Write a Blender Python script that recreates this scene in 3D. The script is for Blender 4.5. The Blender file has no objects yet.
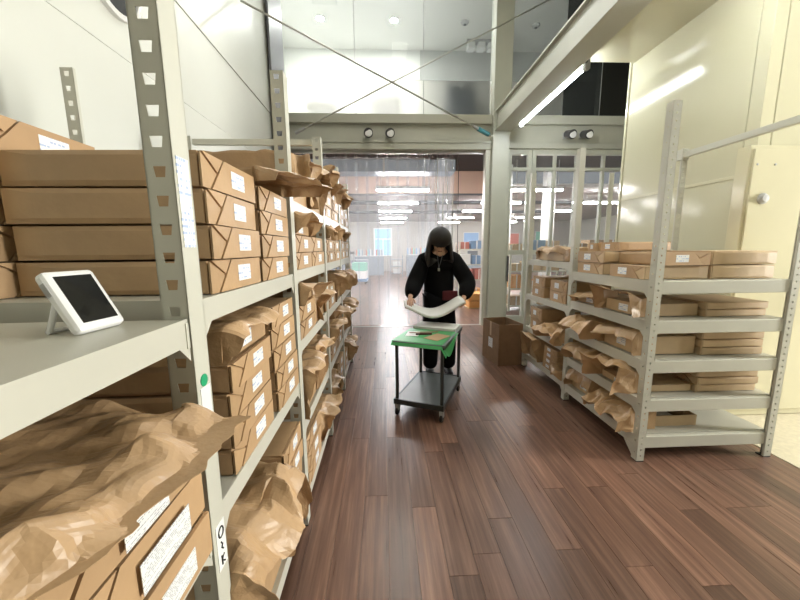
import bpy, bmesh, math, random
from mathutils import Vector, Matrix, noise
R = math.radians
scene = bpy.context.scene
COL = scene.collection

# ------------------------------------------------------------------ camera
cam_d = bpy.data.cameras.new('camera'); cam = bpy.data.objects.new('camera', cam_d); COL.objects.link(cam)
CR = Vector((0.99886956, -0.04674602, -0.00862645))     # right
CD = Vector((-0.01557837, -0.15046376, -0.98849278))    # down
CF = Vector((0.04491014, 0.98750973, -0.1510219))       # forward
cam.matrix_world = Matrix(((CR.x, -CD.x, -CF.x, 0), (CR.y, -CD.y, -CF.y, 0), (CR.z, -CD.z, -CF.z, 1.4), (0, 0, 0, 1)))
cam_d.sensor_width = 36; cam_d.lens = 338 / 800 * 36; cam_d.clip_start = 0.02
scene.camera = cam
# ------------------------------------------------------------------ world, exposure
w = bpy.data.worlds.new('world'); scene.world = w; w.use_nodes = True
w.node_tree.nodes['Background'].inputs[0].default_value = (0.9, 0.95, 1, 1)
w.node_tree.nodes['Background'].inputs[1].default_value = 0.15
scene.view_settings.view_transform = 'Standard'; scene.view_settings.look = 'None'
scene.view_settings.gamma = 1; scene.view_settings.use_curve_mapping = False
scene.view_settings.exposure = 0.80
ADDED_HALL_LAMP = 11.0       # emission of the unseen lamps added on the hall ceiling
TUBE_LAMP = 30.0       # fluorescent tube under the steel beam
SHOP_LAMP = 80.0       # fluorescent battens in the work room
ASSUMED_WINDOW_LIGHT = 500.0   # added daylight through the assumed, unseen side window
UP_LAMP = 560.0         # downlights behind the upper glass

# added area light: daylight from an assumed unseen side-wall window (right of the frame)
la = bpy.data.lights.new('window_daylight', 'AREA'); la.shape = 'RECTANGLE'; la.size = 2.1; la.size_y = 1.1; la.energy = ASSUMED_WINDOW_LIGHT; la.color = (1.0, .97, .90)
lo_ = bpy.data.objects.new('window_daylight', la); COL.objects.link(lo_); lo_.location = (8.36, .75, 2.1); lo_.rotation_euler = (0, R(90), 0)
# ------------------------------------------------------------------ helpers
def tag(o, label=None, cat=None, group=None, kind=None):
    if label: o['label'] = label
    if cat: o['category'] = cat
    if group: o['group'] = group
    if kind: o['kind'] = kind
    return o

def empty(name, loc=(0, 0, 0), rz=0, **k):
    o = bpy.data.objects.new(name, None); COL.objects.link(o)
    o.empty_display_size = 0.05
    o.location = loc; o.rotation_euler = (0, 0, rz)
    return tag(o, **k)

def link(name, me, parent=None, loc=None, rz=None, **k):
    o = bpy.data.objects.new(name, me); COL.objects.link(o)
    if parent is not None: o.parent = parent
    if loc is not None: o.location = loc
    if rz is not None: o.rotation_euler = (0, 0, rz)
    return tag(o, **k)

class MB:
    """collects shapes; build() links them as one mesh object"""
    def __init__(s): s.v = []; s.f = []; s.mi = []; s.sm = []
    def add(s, vs, fs, mi=0, smooth=False):
        b = len(s.v); s.v += [tuple(p) for p in vs]
        for f in fs: s.f.append(tuple(i + b for i in f)); s.mi.append(mi); s.sm.append(smooth)
        return s
    def box(s, x0, x1, y0, y1, z0, z1, mi=0):
        vs = [(x, y, z) for x in (x0, x1) for y in (y0, y1) for z in (z0, z1)]
        return s.add(vs, [(0, 1, 3, 2), (4, 6, 7, 5), (0, 4, 5, 1), (2, 3, 7, 6), (0, 2, 6, 4), (1, 5, 7, 3)], mi)
    def prism(s, poly, a, b, mapf, mi=0):
        """polygon (2d) swept from a to b; mapf(u, v, w) -> xyz"""
        n = len(poly)
        vs = [mapf(u, v, a) for u, v in poly] + [mapf(u, v, b) for u, v in poly]
        fs = [tuple(range(n))[::-1], tuple(range(n, 2 * n))] + [(i, (i + 1) % n, n + (i + 1) % n, n + i) for i in range(n)]
        return s.add(vs, fs, mi)
    def tube(s, pts, r, n=10, mi=0, smooth=True, r2=None):
        pts = [Vector(p) for p in pts]; vs = []; m = len(pts)
        for i, p in enumerate(pts):
            d = (pts[min(i + 1, m - 1)] - pts[max(i - 1, 0)]).normalized()
            a = d.cross(Vector((0, 0, 1)) if abs(d.z) < .9 else Vector((1, 0, 0))).normalized(); b = d.cross(a)
            rr = r if r2 is None else r + (r2 - r) * i / (m - 1)
            for k in range(n):
                t = 2 * math.pi * k / n; vs.append(p + a * math.cos(t) * rr + b * math.sin(t) * rr)
        s.add(vs, [(i * n + k, i * n + (k + 1) % n, (i + 1) * n + (k + 1) % n, (i + 1) * n + k) for i in range(m - 1) for k in range(n)], mi, smooth)
        return s.add(vs[:n] + vs[-n:], [tuple(range(n))[::-1], tuple(range(n, 2 * n))], mi)
    def lathe(s, prof, c=(0, 0, 0), axis='z', n=20, mi=0):
        vs = []
        for r, h in prof:
            for k in range(n):
                t = 2 * math.pi * k / n; u, v = r * math.cos(t), r * math.sin(t)
                p = (u, v, h) if axis == 'z' else ((h, u, v) if axis == 'x' else (u, h, v))
                vs.append((c[0] + p[0], c[1] + p[1], c[2] + p[2]))
        m = len(prof)
        return s.add(vs, [(i * n + k, i * n + (k + 1) % n, (i + 1) * n + (k + 1) % n, (i + 1) * n + k) for i in range(m - 1) for k in range(n)] +
                     [tuple(range(n))[::-1], tuple(range((m - 1) * n, m * n))], mi)
    def mesh(s, name, mats):
        me = bpy.data.meshes.new(name); me.from_pydata(s.v, [], s.f)
        for m in (mats if isinstance(mats, (list, tuple)) else [mats]): me.materials.append(m)
        me.polygons.foreach_set('material_index', s.mi); me.polygons.foreach_set('use_smooth', s.sm)
        bm = bmesh.new(); bm.from_mesh(me); bmesh.ops.recalc_face_normals(bm, faces=bm.faces); bm.to_mesh(me); bm.free()
        me.update(); return me
    def build(s, name, mats, parent=None, bevel=0, loc=None, rz=None, **k):
        o = link(name, s.mesh(name, mats), parent, loc, rz, **k)
        if bevel:
            b = o.modifiers.new('bevel', 'BEVEL'); b.width = bevel; b.segments = 2; b.limit_method = 'ANGLE'
        return o

def B(name, mat, parent, *b, bevel=0, **k):
    return MB().box(*b).build(name, mat, parent, bevel, **k)

# ------------------------------------------------------------------ materials
def mat(name, col, rough=.5, metal=0., var=0., vscale=4., bump=0., bscale=60., spec=.5, rand=0., emit=0., coat=0.):
    m = bpy.data.materials.new(name); m.use_nodes = True; nt = m.node_tree; N = nt.nodes; L = nt.links
    p = N['Principled BSDF']; p.inputs['Roughness'].default_value = rough; p.inputs['Metallic'].default_value = metal
    p.inputs['Specular IOR Level'].default_value = spec; p.inputs['Base Color'].default_value = (*col, 1)
    if coat: p.inputs['Coat Weight'].default_value = coat; p.inputs['Coat Roughness'].default_value = .05
    if emit:
        p.inputs['Emission Color'].default_value = (*col, 1); p.inputs['Emission Strength'].default_value = emit
    tc = N.new('ShaderNodeTexCoord')
    if var or rand:
        hsv = N.new('ShaderNodeHueSaturation'); hsv.inputs['Color'].default_value = (*col, 1)
        nz = N.new('ShaderNodeTexNoise'); nz.inputs['Scale'].default_value = vscale; nz.inputs['Detail'].default_value = 5
        L.new(tc.outputs['Object'], nz.inputs['Vector'])
        mr = N.new('ShaderNodeMapRange'); mr.inputs['To Min'].default_value = 1 - var; mr.inputs['To Max'].default_value = 1 + var
        mr.inputs['From Min'].default_value = .3; mr.inputs['From Max'].default_value = .7
        L.new(nz.outputs['Fac'], mr.inputs['Value'])
        if rand:
            oi = N.new('ShaderNodeObjectInfo'); m2 = N.new('ShaderNodeMapRange')
            m2.inputs['To Min'].default_value = 1 - rand; m2.inputs['To Max'].default_value = 1 + rand
            L.new(oi.outputs['Random'], m2.inputs['Value'])
            mu = N.new('ShaderNodeMath'); mu.operation = 'MULTIPLY'
            L.new(mr.outputs[0], mu.inputs[0]); L.new(m2.outputs[0], mu.inputs[1]); L.new(mu.outputs[0], hsv.inputs['Value'])
        else: L.new(mr.outputs[0], hsv.inputs['Value'])
        L.new(hsv.outputs[0], p.inputs['Base Color'])
    if bump:
        n2 = N.new('ShaderNodeTexNoise'); n2.inputs['Scale'].default_value = bscale; n2.inputs['Detail'].default_value = 3
        L.new(tc.outputs['Object'], n2.inputs['Vector'])
        bp = N.new('ShaderNodeBump'); bp.inputs['Strength'].default_value = bump; bp.inputs['Distance'].default_value = .01
        L.new(n2.outputs['Fac'], bp.inputs['Height']); L.new(bp.outputs[0], p.inputs['Normal'])
    return m

def emis(name, col, s):
    m = bpy.data.materials.new(name); m.use_nodes = True; nt = m.node_tree; nt.nodes.clear()
    e = nt.nodes.new('ShaderNodeEmission'); e.inputs[0].default_value = (*col, 1); e.inputs[1].default_value = s
    o = nt.nodes.new('ShaderNodeOutputMaterial'); nt.links.new(e.outputs[0], o.inputs[0]); return m

def clear_mat(name, col, haze, gloss, rough=.05):
    """clear sheet: mostly transparent, some surface reflection, some milky scatter"""
    m = bpy.data.materials.new(name); m.use_nodes = True; nt = m.node_tree; N = nt.nodes; L = nt.links; N.clear()
    t = N.new('ShaderNodeBsdfTransparent'); t.inputs[0].default_value = (*col, 1)
    g = N.new('ShaderNodeBsdfGlossy'); g.inputs['Roughness'].default_value = rough
    d = N.new('ShaderNodeBsdfTranslucent'); d.inputs[0].default_value = (.9, .93, .97, 1)
    fr = N.new('ShaderNodeFresnel'); fr.inputs[0].default_value = 1.5
    ad = N.new('ShaderNodeMath'); ad.operation = 'MULTIPLY'; ad.inputs[1].default_value = gloss
    L.new(fr.outputs[0], ad.inputs[0])
    a = N.new('ShaderNodeMixShader'); a.inputs[0].default_value = haze; L.new(t.outputs[0], a.inputs[1]); L.new(d.outputs[0], a.inputs[2])
    b = N.new('ShaderNodeMixShader'); L.new(ad.outputs[0], b.inputs[0]); L.new(a.outputs[0], b.inputs[1]); L.new(g.outputs[0], b.inputs[2])
    o = N.new('ShaderNodeOutputMaterial'); L.new(b.outputs[0], o.inputs[0]); return m

def wood_mat(name, planks=False):
    """reddish brown streaky boards running along Y"""
    m = bpy.data.materials.new(name); m.use_nodes = True; nt = m.node_tree; N = nt.nodes; L = nt.links
    p = N['Principled BSDF']; p.inputs['Specular IOR Level'].default_value = .5
    tc = N.new('ShaderNodeTexCoord'); oi = N.new('ShaderNodeObjectInfo')
    mp = N.new('ShaderNodeMapping'); mp.inputs['Scale'].default_value = (38, 1.6, 1)
    ad = N.new('ShaderNodeVectorMath'); ad.operation = 'ADD'
    mul = N.new('ShaderNodeVectorMath'); mul.operation = 'SCALE'; mul.inputs['Scale'].default_value = 37.0
    cx = N.new('ShaderNodeCombineXYZ'); L.new(oi.outputs['Random'], cx.inputs[0]); L.new(oi.outputs['Random'], cx.inputs[1])
    L.new(cx.outputs[0], mul.inputs[0]); L.new(tc.outputs['Object'], ad.inputs[0]); L.new(mul.outputs[0], ad.inputs[1])
    L.new(ad.outputs[0], mp.inputs['Vector'])
    nz = N.new('ShaderNodeTexNoise'); nz.inputs['Scale'].default_value = 1.0; nz.inputs['Detail'].default_value = 7; nz.inputs['Roughness'].default_value = .62
    L.new(mp.outputs[0], nz.inputs['Vector'])
    cr = N.new('ShaderNodeValToRGB'); e = cr.color_ramp.elements
    e[0].position = .28; e[0].color = (.085, .041, .028, 1); e[1].position = .75; e[1].color = (.29, .165, .115, 1)
    c2 = e.new(.52); c2.color = (.165, .088, .060, 1)
    L.new(nz.outputs['Fac'], cr.inputs[0])
    hs = N.new('ShaderNodeHueSaturation'); L.new(cr.outputs[0], hs.inputs['Color'])
    mr = N.new('ShaderNodeMapRange'); mr.inputs['To Min'].default_value = .66; mr.inputs['To Max'].default_value = 1.36
    if planks:
        L.new(oi.outputs['Random'], mr.inputs['Value'])
    else:
        br = N.new('ShaderNodeTexBrick'); br.inputs['Scale'].default_value = 1; br.inputs['Brick Width'].default_value = 1.2
        br.inputs['Row Height'].default_value = .13; br.inputs['Mortar Size'].default_value = .003
        br.inputs['Color1'].default_value = (0, 0, 0, 1); br.inputs['Color2'].default_value = (1, 1, 1, 1)
        rt = N.new('ShaderNodeMapping'); rt.inputs['Rotation'].default_value = (0, 0, R(90)); L.new(tc.outputs['Object'], rt.inputs['Vector'])
        L.new(rt.outputs[0], br.inputs['Vector']); L.new(br.outputs['Color'], mr.inputs['Value'])
    L.new(mr.outputs[0], hs.inputs['Value']); L.new(hs.outputs[0], p.inputs['Base Color'])
    r2 = N.new('ShaderNodeMapRange'); r2.inputs['To Min'].default_value = .22; r2.inputs['To Max'].default_value = .38
    L.new(nz.outputs['Fac'], r2.inputs['Value']); L.new(r2.outputs[0], p.inputs['Roughness'])
    bp = N.new('ShaderNodeBump'); bp.inputs['Strength'].default_value = .06; bp.inputs['Distance'].default_value = .002
    L.new(nz.outputs['Fac'], bp.inputs['Height']); L.new(bp.outputs[0], p.inputs['Normal'])
    return m

def print_mat(name, ink, freq=90., seed=0., dash=160):
    """white paper with small unreadable printed lines"""
    m = bpy.data.materials.new(name); m.use_nodes = True; nt = m.node_tree; N = nt.nodes; L = nt.links
    p = N['Principled BSDF']; p.inputs['Roughness'].default_value = .5
    tc = N.new('ShaderNodeTexCoord'); sp = N.new('ShaderNodeSeparateXYZ'); L.new(tc.outputs['Object'], sp.inputs[0])
    def M(op, a, b=None):
        n = N.new('ShaderNodeMath'); n.operation = op
        for i, q in enumerate((a, b)):
            if q is None: continue
            if isinstance(q, (int, float)): n.inputs[i].default_value = q
            else: L.new(q, n.inputs[i])
        return n.outputs[0]
    z = M('MULTIPLY', sp.outputs[2], freq); stripe = M('LESS_THAN', M('FRACT', z), .42)
    row = M('FLOOR', z)
    cx = N.new('ShaderNodeCombineXYZ'); L.new(M('MULTIPLY', sp.outputs[1], dash), cx.inputs[0]); L.new(M('MULTIPLY', row, 7.31), cx.inputs[1]); cx.inputs[2].default_value = seed
    nz = N.new('ShaderNodeTexNoise'); nz.inputs['Scale'].default_value = 1; nz.inputs['Detail'].default_value = 1; L.new(cx.outputs[0], nz.inputs['Vector'])
    cy = N.new('ShaderNodeCombineXYZ'); L.new(M('MULTIPLY', sp.outputs[1], 14), cy.inputs[0]); L.new(M('MULTIPLY', row, 3.7), cy.inputs[1])
    n2 = N.new('ShaderNodeTexNoise'); n2.inputs['Scale'].default_value = 1; L.new(cy.outputs[0], n2.inputs['Vector'])
    f = M('MULTIPLY', M('MULTIPLY', stripe, M('GREATER_THAN', nz.outputs['Fac'], .47)), M('GREATER_THAN', n2.outputs['Fac'], .45))
    mx = N.new('ShaderNodeMix'); mx.data_type = 'RGBA'; mx.inputs['A'].default_value = (.86, .87, .86, 1); mx.inputs['B'].default_value = (*ink, 1)
    L.new(f, mx.inputs['Factor']); L.new(mx.outputs['Result'], p.inputs['Base Color']); return m

M = {}
M['wall'] = mat('white_wall', (.66, .67, .62), .38, var=.03, vscale=1.2)
M['cream'] = mat('cream_steel_panel', (.62, .59, .43), .12, var=.02, vscale=.8, bump=.02, bscale=2.5)
M['cream2'] = mat('cream_steel_door', (.68, .64, .46), .16, var=.02)
M['steel'] = mat('painted_grey_steel', (.55, .54, .47), .35, var=.04, vscale=3)
M['steel2'] = mat('painted_light_steel', (.57, .565, .49), .38, var=.04, vscale=3)
M['beam'] = mat('white_painted_beam', (.50, .50, .43), .4, var=.04, vscale=2)
M['column'] = mat('pale_painted_column', (.52, .53, .46), .4, var=.03)
M['lilac'] = mat('lilac_grey_paint', (.20, .20, .225), .45)
M['kraft'] = mat('kraft_paper', (.44, .285, .152), .52, var=.09, vscale=9, bump=.18, bscale=26, rand=.1)
M['kraft_flap'] = mat('kraft_paper_flap', (.47, .305, .165), .5, var=.07, vscale=9, bump=.15, bscale=26, rand=.08)
M['kraft_bag'] = mat('kraft_bag_paper', (.47, .305, .165), .40, var=.10, vscale=8, bump=.35, bscale=30, rand=.14)
M['kraft_pale'] = mat('pale_kraft_paper', (.58, .42, .25), .5, var=.07, vscale=9, bump=.15, bscale=26, rand=.08)
M['fold'] = mat('fold_shadow_kraft', (.30, .175, .085), .7)
M['carton'] = mat('corrugated_carton', (.26, .155, .085), .75, var=.1, vscale=12, bump=.1, bscale=80)
M['label'] = print_mat('printed_label', (.42, .52, .74), 75)
M['label_big'] = print_mat('printed_form', (.35, .37, .42), 230, 3., 420)
M['white'] = mat('white_plastic', (.82, .82, .82), .3)
M['paper'] = mat('white_paper', (.84, .84, .82), .6)
M['screen'] = mat('dark_screen', (.012, .012, .012), .12, var=.3, vscale=20, coat=.5)
M['vent'] = mat('vent_grey', (.45, .45, .45), .5)
M['plank'] = wood_mat('floor_boards', True)
M['shopfloor'] = wood_mat('shop_floor_boards', False)
M['mat'] = mat('beige_mat', (.66, .60, .45), .6, var=.08, vscale=30, bump=.3, bscale=80)
M['black'] = mat('black_rubber', (.012, .012, .013), .55)
M['dark'] = mat('dark_lamp', (.06, .06, .065), .3)
M['chrome'] = mat('steel_rod', (.55, .55, .52), .28, metal=1)
M['teal'] = mat('teal_paint', (.05, .25, .30), .4)
M['cart_frame'] = mat('dark_green_grey_metal', (.028, .034, .033), .35)
M['cart_deck'] = mat('grey_cart_deck', (.11, .125, .125), .35, var=.08)
M['green'] = mat('green_cutting_mat', (.05, .33, .10), .45)
M['glass'] = clear_mat('window_glass', (.97, .98, .98), .02, .9)
M['upglass'] = clear_mat('upper_glass', (.93, .95, .94), .05, .12, .02)
M['strip'] = clear_mat('pvc_strip', (.95, .97, 1.0), .19, 1.0, .10)
def frost():
    m = bpy.data.materials.new('frosted_band'); m.use_nodes = True; nt = m.node_tree; nt.nodes.clear()
    g = nt.nodes.new('ShaderNodeBsdfRefraction'); g.inputs['IOR'].default_value = 1.12; g.inputs['Roughness'].default_value = .5; g.inputs[0].default_value = (.97, .97, .95, 1)
    o = nt.nodes.new('ShaderNodeOutputMaterial'); nt.links.new(g.outputs[0], o.inputs[0]); return m
M['frost'] = frost()
M['smoke'] = clear_mat('smoked_glass', (.35, .36, .36), .02, .3, .05)
M['tube'] = emis('lit_tube', (.93, .98, 1.0), TUBE_LAMP)
M['hall'] = emis('lit_hall_lamp', (1.0, .96, .88), ADDED_HALL_LAMP)
M['shop'] = emis('lit_shop_tube', (1.0, .98, .96), SHOP_LAMP)
M['down'] = emis('lit_downlight', (1.0, .99, .95), UP_LAMP)
M['day'] = emis('daylit_blind', (.45, .72, 1.0), .75)
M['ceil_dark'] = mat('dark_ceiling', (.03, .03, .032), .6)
M['duct'] = mat('dark_duct', (.10, .11, .12), .4)
M['desk'] = mat('grey_office_furniture', (.26, .30, .34), .5)
M['desk_light'] = mat('light_office_furniture', (.55, .56, .56), .5)
M['blue'] = mat('blue_plastic', (.22, .34, .52), .5)
M['aqua'] = mat('aqua_plastic', (.25, .55, .45), .5)
M['red'] = mat('red_card', (.52, .20, .17), .5)
M['orange'] = mat('orange_card', (.72, .36, .12), .6)
M['pink'] = mat('pale_pink_board', (.72, .50, .40), .6)
M['skin'] = mat('skin', (.60, .36, .25), .5)
M['sweater'] = mat('black_knit', (.004, .004, .0045), .9, bump=.3, bscale=200, spec=.15)
M['trouser'] = mat('black_cloth', (.004, .004, .005), .9, spec=.15)
M['hair'] = mat('dark_hair', (.008, .005, .0045), .5, var=.3, vscale=40)
M['maroon'] = mat('maroon_cloth', (.10, .01, .015), .7)
M['dot'] = mat('green_sticker', (.02, .35, .16), .4)
M['ink'] = mat('black_ink', (.01, .01, .01), .5)

# ------------------------------------------------------------------ the hall: floor, walls, ceiling
XL, XR, YF = -1.62, 2.86, 6.0
floor = B('floor', M['shopfloor'], None, -1.62, 2.6, -7, 6.02, -.10, -.006, kind='structure')
rng = random.Random(5)
plank_meshes = {}
def plank_mesh(Lg, wd=.1294):
    k = round(Lg, 3)
    if k not in plank_meshes:
        b = MB(); c = .0006; h = .0055; x = wd / 2; y = Lg / 2
        vs = [(-x, -y, -.004), (x, -y, -.004), (x, y, -.004), (-x, y, -.004), (-x + c, -y + c, h), (x - c, -y + c, h), (x - c, y - c, h), (-x + c, y - c, h)]
        b.add(vs, [(4, 5, 6, 7), (0, 1, 5, 4), (1, 2, 6, 5), (2, 3, 7, 6), (3, 0, 4, 7)])
        plank_meshes[k] = b.mesh('plank', M['plank'])
    return plank_meshes[k]
PW = .13
ncol = 25
for i in range(ncol):
    x = 2.6 - PW * (i + .5); y = .55 - rng.choice([0, .2, .4, .6, .8, 1.0])
    while y < 6.0:
        Lg = rng.choice([.9, 1.2, 1.2, 1.5]); y1 = min(y + Lg, 6.0)
        if y1 - y > .15:
            link('plank', plank_mesh(y1 - y - .0008), floor, (x, (y + y1) / 2, -.0055))
        y = y1
fm = B('floor_mat', M['mat'], None, 2.604, 8.2, -7, 2.55, -.10, .004, kind='structure')
B('floor_side', M['mat'], None, 2.6, 8.2, 2.55, 6.02, -.10, -.004, kind='structure')
ceil = B('ceiling', M['wall'], None, -2.0, 8.4, -7.1, 6.0, 5.72, 5.85, kind='structure')

wl = empty('wall_left', (XL, 0, 0), kind='structure')
for z0, z1, off in ((0, 2.60, 0), (2.602, 3.349, 0), (3.352, 5.72, .008)):
    for y0, y1 in ((-7, -.601), (-.6, 6.0)):
        B('wall_panel', M['wall'], wl, -.12, off, y0, y1, z0, z1, bevel=.004)
B('wall_core', M['wall'], wl, -.16, -.10, -7, 6, 0, 5.72)
B('wall_back', M['wall'], None, -2.0, 8.4, -7.2, -7.05, 0, 5.72, kind='structure')
ws_ = empty('wall_side', (8.2, 0, 0), kind='structure')
for y0, y1, z0, z1 in ((-7, .15, 0, 5.72), (1.35, 2.6, 0, 5.72), (.15, 1.35, 0, 1.0), (.15, 1.35, 3.2, 5.72)):  # gap between the panels left for the assumed window
    B('wall_panel', M['wall'], ws_, 0, .1, y0, y1, z0, z1)
wn = empty('window_8', (8.2, .75, 2.1), kind='structure')  # assumed window, out of view, framing the added daylight
for a in (-.6, .56): B('frame', M['white'], wn, .0, .08, a, a + .04, -1.1, 1.1)
for a in (-1.1, 1.06, -.02): B('frame', M['white'], wn, .0, .08, -.56, .56, a, a + .04)
B('pane', M['glass'], wn, .04, .046, -.56, .56, -1.06, 1.06)

# cream steel room on the right
wr = empty('wall_right', (XR, 0, 0), kind='structure')
for z0, z1 in ((0, 1.945), (1.952, 3.9)):
    for y0, y1 in ((2.60, 2.70), (2.706, 4.08)):
        B('wall_panel', M['cream'], wr, 0, .1, y0, y1, z0, z1, bevel=.003)
B('corner_trim', M['cream'], wr, -.012, .11, 4.08, 4.115, 0, 3.9, bevel=.003)
B('joint_strip', M['cream2'], wr, -.005, .05, 2.60, 4.08, 1.935, 1.962, bevel=.002)
wf = empty('wall_front', (0, 2.60, 0), kind='structure')
for x0, x1 in ((2.97, 3.45), (3.456, 4.4), (4.406, 6.2), (6.206, 8.2)):
    B('wall_panel', M['cream'], wf, x0, x1, 0, .1, 0, 5.72, bevel=.003)
B('end_panel', M['cream'], wr, .1, 5.4, 4.0, 4.1, 0, 5.72)
B('upper_panel', M['cream'], wr, 0, .1, 2.60, 4.1, 3.9, 5.72)
# shallow steel cabinet on the cream wall
cb = empty('wall_cabinet', (2.70, 2.595, .008), label='shallow cream steel cabinet against the cream wall, behind right rack', cat='cabinet')
B('body', M['cream2'], cb, 0, 1.1, -.10, 0, 0, 2.12, bevel=.006)
B('door', M['cream2'], cb, .02, 1.08, -.115, -.10, .05, 2.09, bevel=.004)
k = MB().lathe([(.04, 0), (.04, -.01), (.028, -.018), (.026, -.028), (.0, -.03)], (.125, -.115, 1.735), 'y', 20).build('knob', M['vent'], cb)
for x in (.05, .19):
    MB().lathe([(.008, 0), (.008, -.004), (0, -.005)], (x, -.115, 1.98), 'y', 8).build('rivet', M['vent'], cb)

# ------------------------------------------------------------------ far wall frame
wfar = empty('wall_far', (0, YF, 0), kind='structure')
B('upper_rail', M['beam'], wfar, -1.62, 1.86, -.10, .10, 3.43, 3.57, bevel=.006)
B('recess_board', M['beam'], wfar, -1.62, 1.86, -.02, .10, 3.17, 3.43)
B('header', M['beam'], wfar, -1.62, 1.86, -.08, .10, 3.03, 3.17, bevel=.006)
B('header_lip', M['beam'], wfar, -1.62, 1.86, -.10, -.08, 3.13, 3.16)
B('upper_rail', M['beam'], wfar, 2.12, 5.4, -.10, .10, 3.43, 3.57, bevel=.006)
B('recess_board', M['beam'], wfar, 2.12, 5.4, -.02, .10, 3.14, 3.43)
B('header', M['beam'], wfar, 2.12, 5.4, -.08, .10, 3.05, 3.14, bevel=.006)
B('side_infill', M['wall'], wfar, -2.0, -1.62, .02, .12, 0, 5.72)
B('jamb', M['beam'], wfar, -1.62, -1.56, -.05, .12, 0, 3.03)
B('sill', M['chrome'], wfar, -1.58, 1.8, -.02, .05, -.004, .004)
# columns, each one structural
B('trim_1', M['column'], None, 1.83, 2.12, 5.86, 6.1, 0, 5.72, bevel=.01, kind='structure')
B('trim_2', M['lilac'], None, -1.579, -1.55, 5.30, 5.99, 0, 5.72, bevel=.004, kind='structure')
jp = B('trim_3', M['steel2'], None, 1.74, 1.83, 5.93, 6.06, 0, 3.03, bevel=.006, kind='structure')

# glazed upper wall
for i, (x0, x1) in enumerate(((-1.655, -.43), (-.42, .69), (.70, 1.83), (2.125, 3.05), (3.058, 3.7))):
    wn = empty('window_%d' % (i + 1), (0, YF, 0), kind='structure')
    B('pane', M['smoke'] if x0 > 3 else M['upglass'], wn, x0, x1, .02, .03, 4.13, 5.72)
    B('frosted_band', M['smoke'] if x0 > 3 else M['frost'], wn, x0, x1, .02, .03, 3.57, 4.129)
    B('seam', M['vent'], wn, x1, x1 + .008, .018, .032, 3.57, 5.72)
wn = empty('window_7', (0, YF, 0), kind='structure')
B('pane', M['screen'], wn, 3.708, 5.4, .02, .03, 3.57, 5.72)

# space behind the upper glass
B('ceiling_upper', mat('upper_ceiling', (.74, .74, .70), .6), None, -2.4, 5.5, 6.05, 9.2, 6.15, 6.25, kind='structure')
uw = empty('wall_upper', (0, 9.0, 0), kind='structure')
B('wall_panel', mat('upper_white', (.88, .89, .86), .5), uw, -2.4, .95, 0, .1, 3.65, 6.15)  # strongly lit stretch of the wall, brightness put into its colour
B('wall_panel', mat('upper_grey', (.55, .56, .54), .5), uw, .955, 5.5, 0, .1, 3.65, 6.15)  # same wall with weaker light, painted in as a greyer colour
B('wall_upper_left', M['wall'], None, -2.4, -2.3, 6.05, 9.0, 3.65, 6.15, kind='structure')
B('wall_upper_right', M['wall'], None, 5.4, 5.5, 6.05, 9.0, 3.65, 6.15, kind='structure')
B('floor_upper', M['vent'], None, -2.4, 5.5, 6.12, 9.1, 3.57, 3.65, kind='structure')
for i, (x, y) in enumerate(((-1.255, 7.9), (.285, 7.91), (-1.255, 6.6), (.285, 6.6))):  # last two are out of view, added to brighten the upper wall
    d = empty('downlight', (x, y, 6.15), group='recessed downlights behind the upper glass' ,
              label=['round lit downlight behind upper glass, left one of the pair', 'round lit downlight behind upper glass, right one of the pair',
                     'round lit downlight above the upper glass, nearer left', 'round lit downlight above the upper glass, nearer right'][i], cat='downlight')
    MB().lathe([(.10, 0), (.10, -.015), (.075, -.015), (.07, -.002)], n=20).build('rim', M['white'], d)
    MB().lathe([(.068, -.003), (.068, -.012), (0, -.013)], n=20).build('lens', M['down'], d)
for x, y, nm in ((1.797, 7.93, 'left of the column'), (3.36, 7.98, 'right of the column')):
    d = empty('smoke_detector', (x, y, 6.15), label='small dark round ceiling detector behind upper glass, ' + nm, cat='detector', group='ceiling detectors')
    MB().lathe([(.085, 0), (.085, -.02), (.06, -.045), (0, -.05)], n=18).build('housing', M['vent'], d)
    MB().lathe([(.03, -.048), (.028, -.06), (0, -.062)], n=12).build('sensor', M['dark'], d)
d = empty('projector_cluster', (2.33, 8.6, 6.15), label='cluster of white ceiling fixtures behind upper glass beside column', cat='light fixture')
B('plate', M['vent'], d, -.34, .34, -.1, .1, -.03, 0)
for x in (-.24, 0, .24):
    B('head', M['white'], d, x - .085, x + .085, -.12, .08, -.2, -.06, bevel=.015)
    B('stem', M['vent'], d, x - .015, x + .015, -.02, .02, -.07, -.03)
h = empty('ceiling_hatch', (-1.08, 7.2, 6.15), label='square access hatch outline in the ceiling behind upper glass', cat='hatch')
B('door', M['wall'], h, -.22, .22, -.2, .28, -.012, -.004)
B('frame', M['vent'], h, -.235, .235, -.215, .295, -.004, 0)
for x, z, s, lb in ((1.86, 3.65, 1.0, 'dark tall bin standing behind the upper glass near column'), (.08, 3.65, .75, 'grey bin standing behind the middle upper glass pane'), (-1.38, 3.65, .6, 'pale grey bin standing behind the left upper glass pane')):
    d = empty('storage_bin', (x, 8.6, z), label=lb, cat='bin', group='bins behind the upper glass')
    hh = {1.0: 1.42, .75: 1.15, .6: 1.05}[s]
    m_ = M['duct'] if s > .9 else M['vent']
    MB().prism([(-.26, 0), (.26, 0), (.36, hh), (-.36, hh)], -.2, .2, lambda u, v, w_: (u, w_, v)).build('body', m_, d, bevel=.04)
    B('lid', m_, d, -.39, .39, -.23, .23, hh, hh + .07, bevel=.03)

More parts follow.
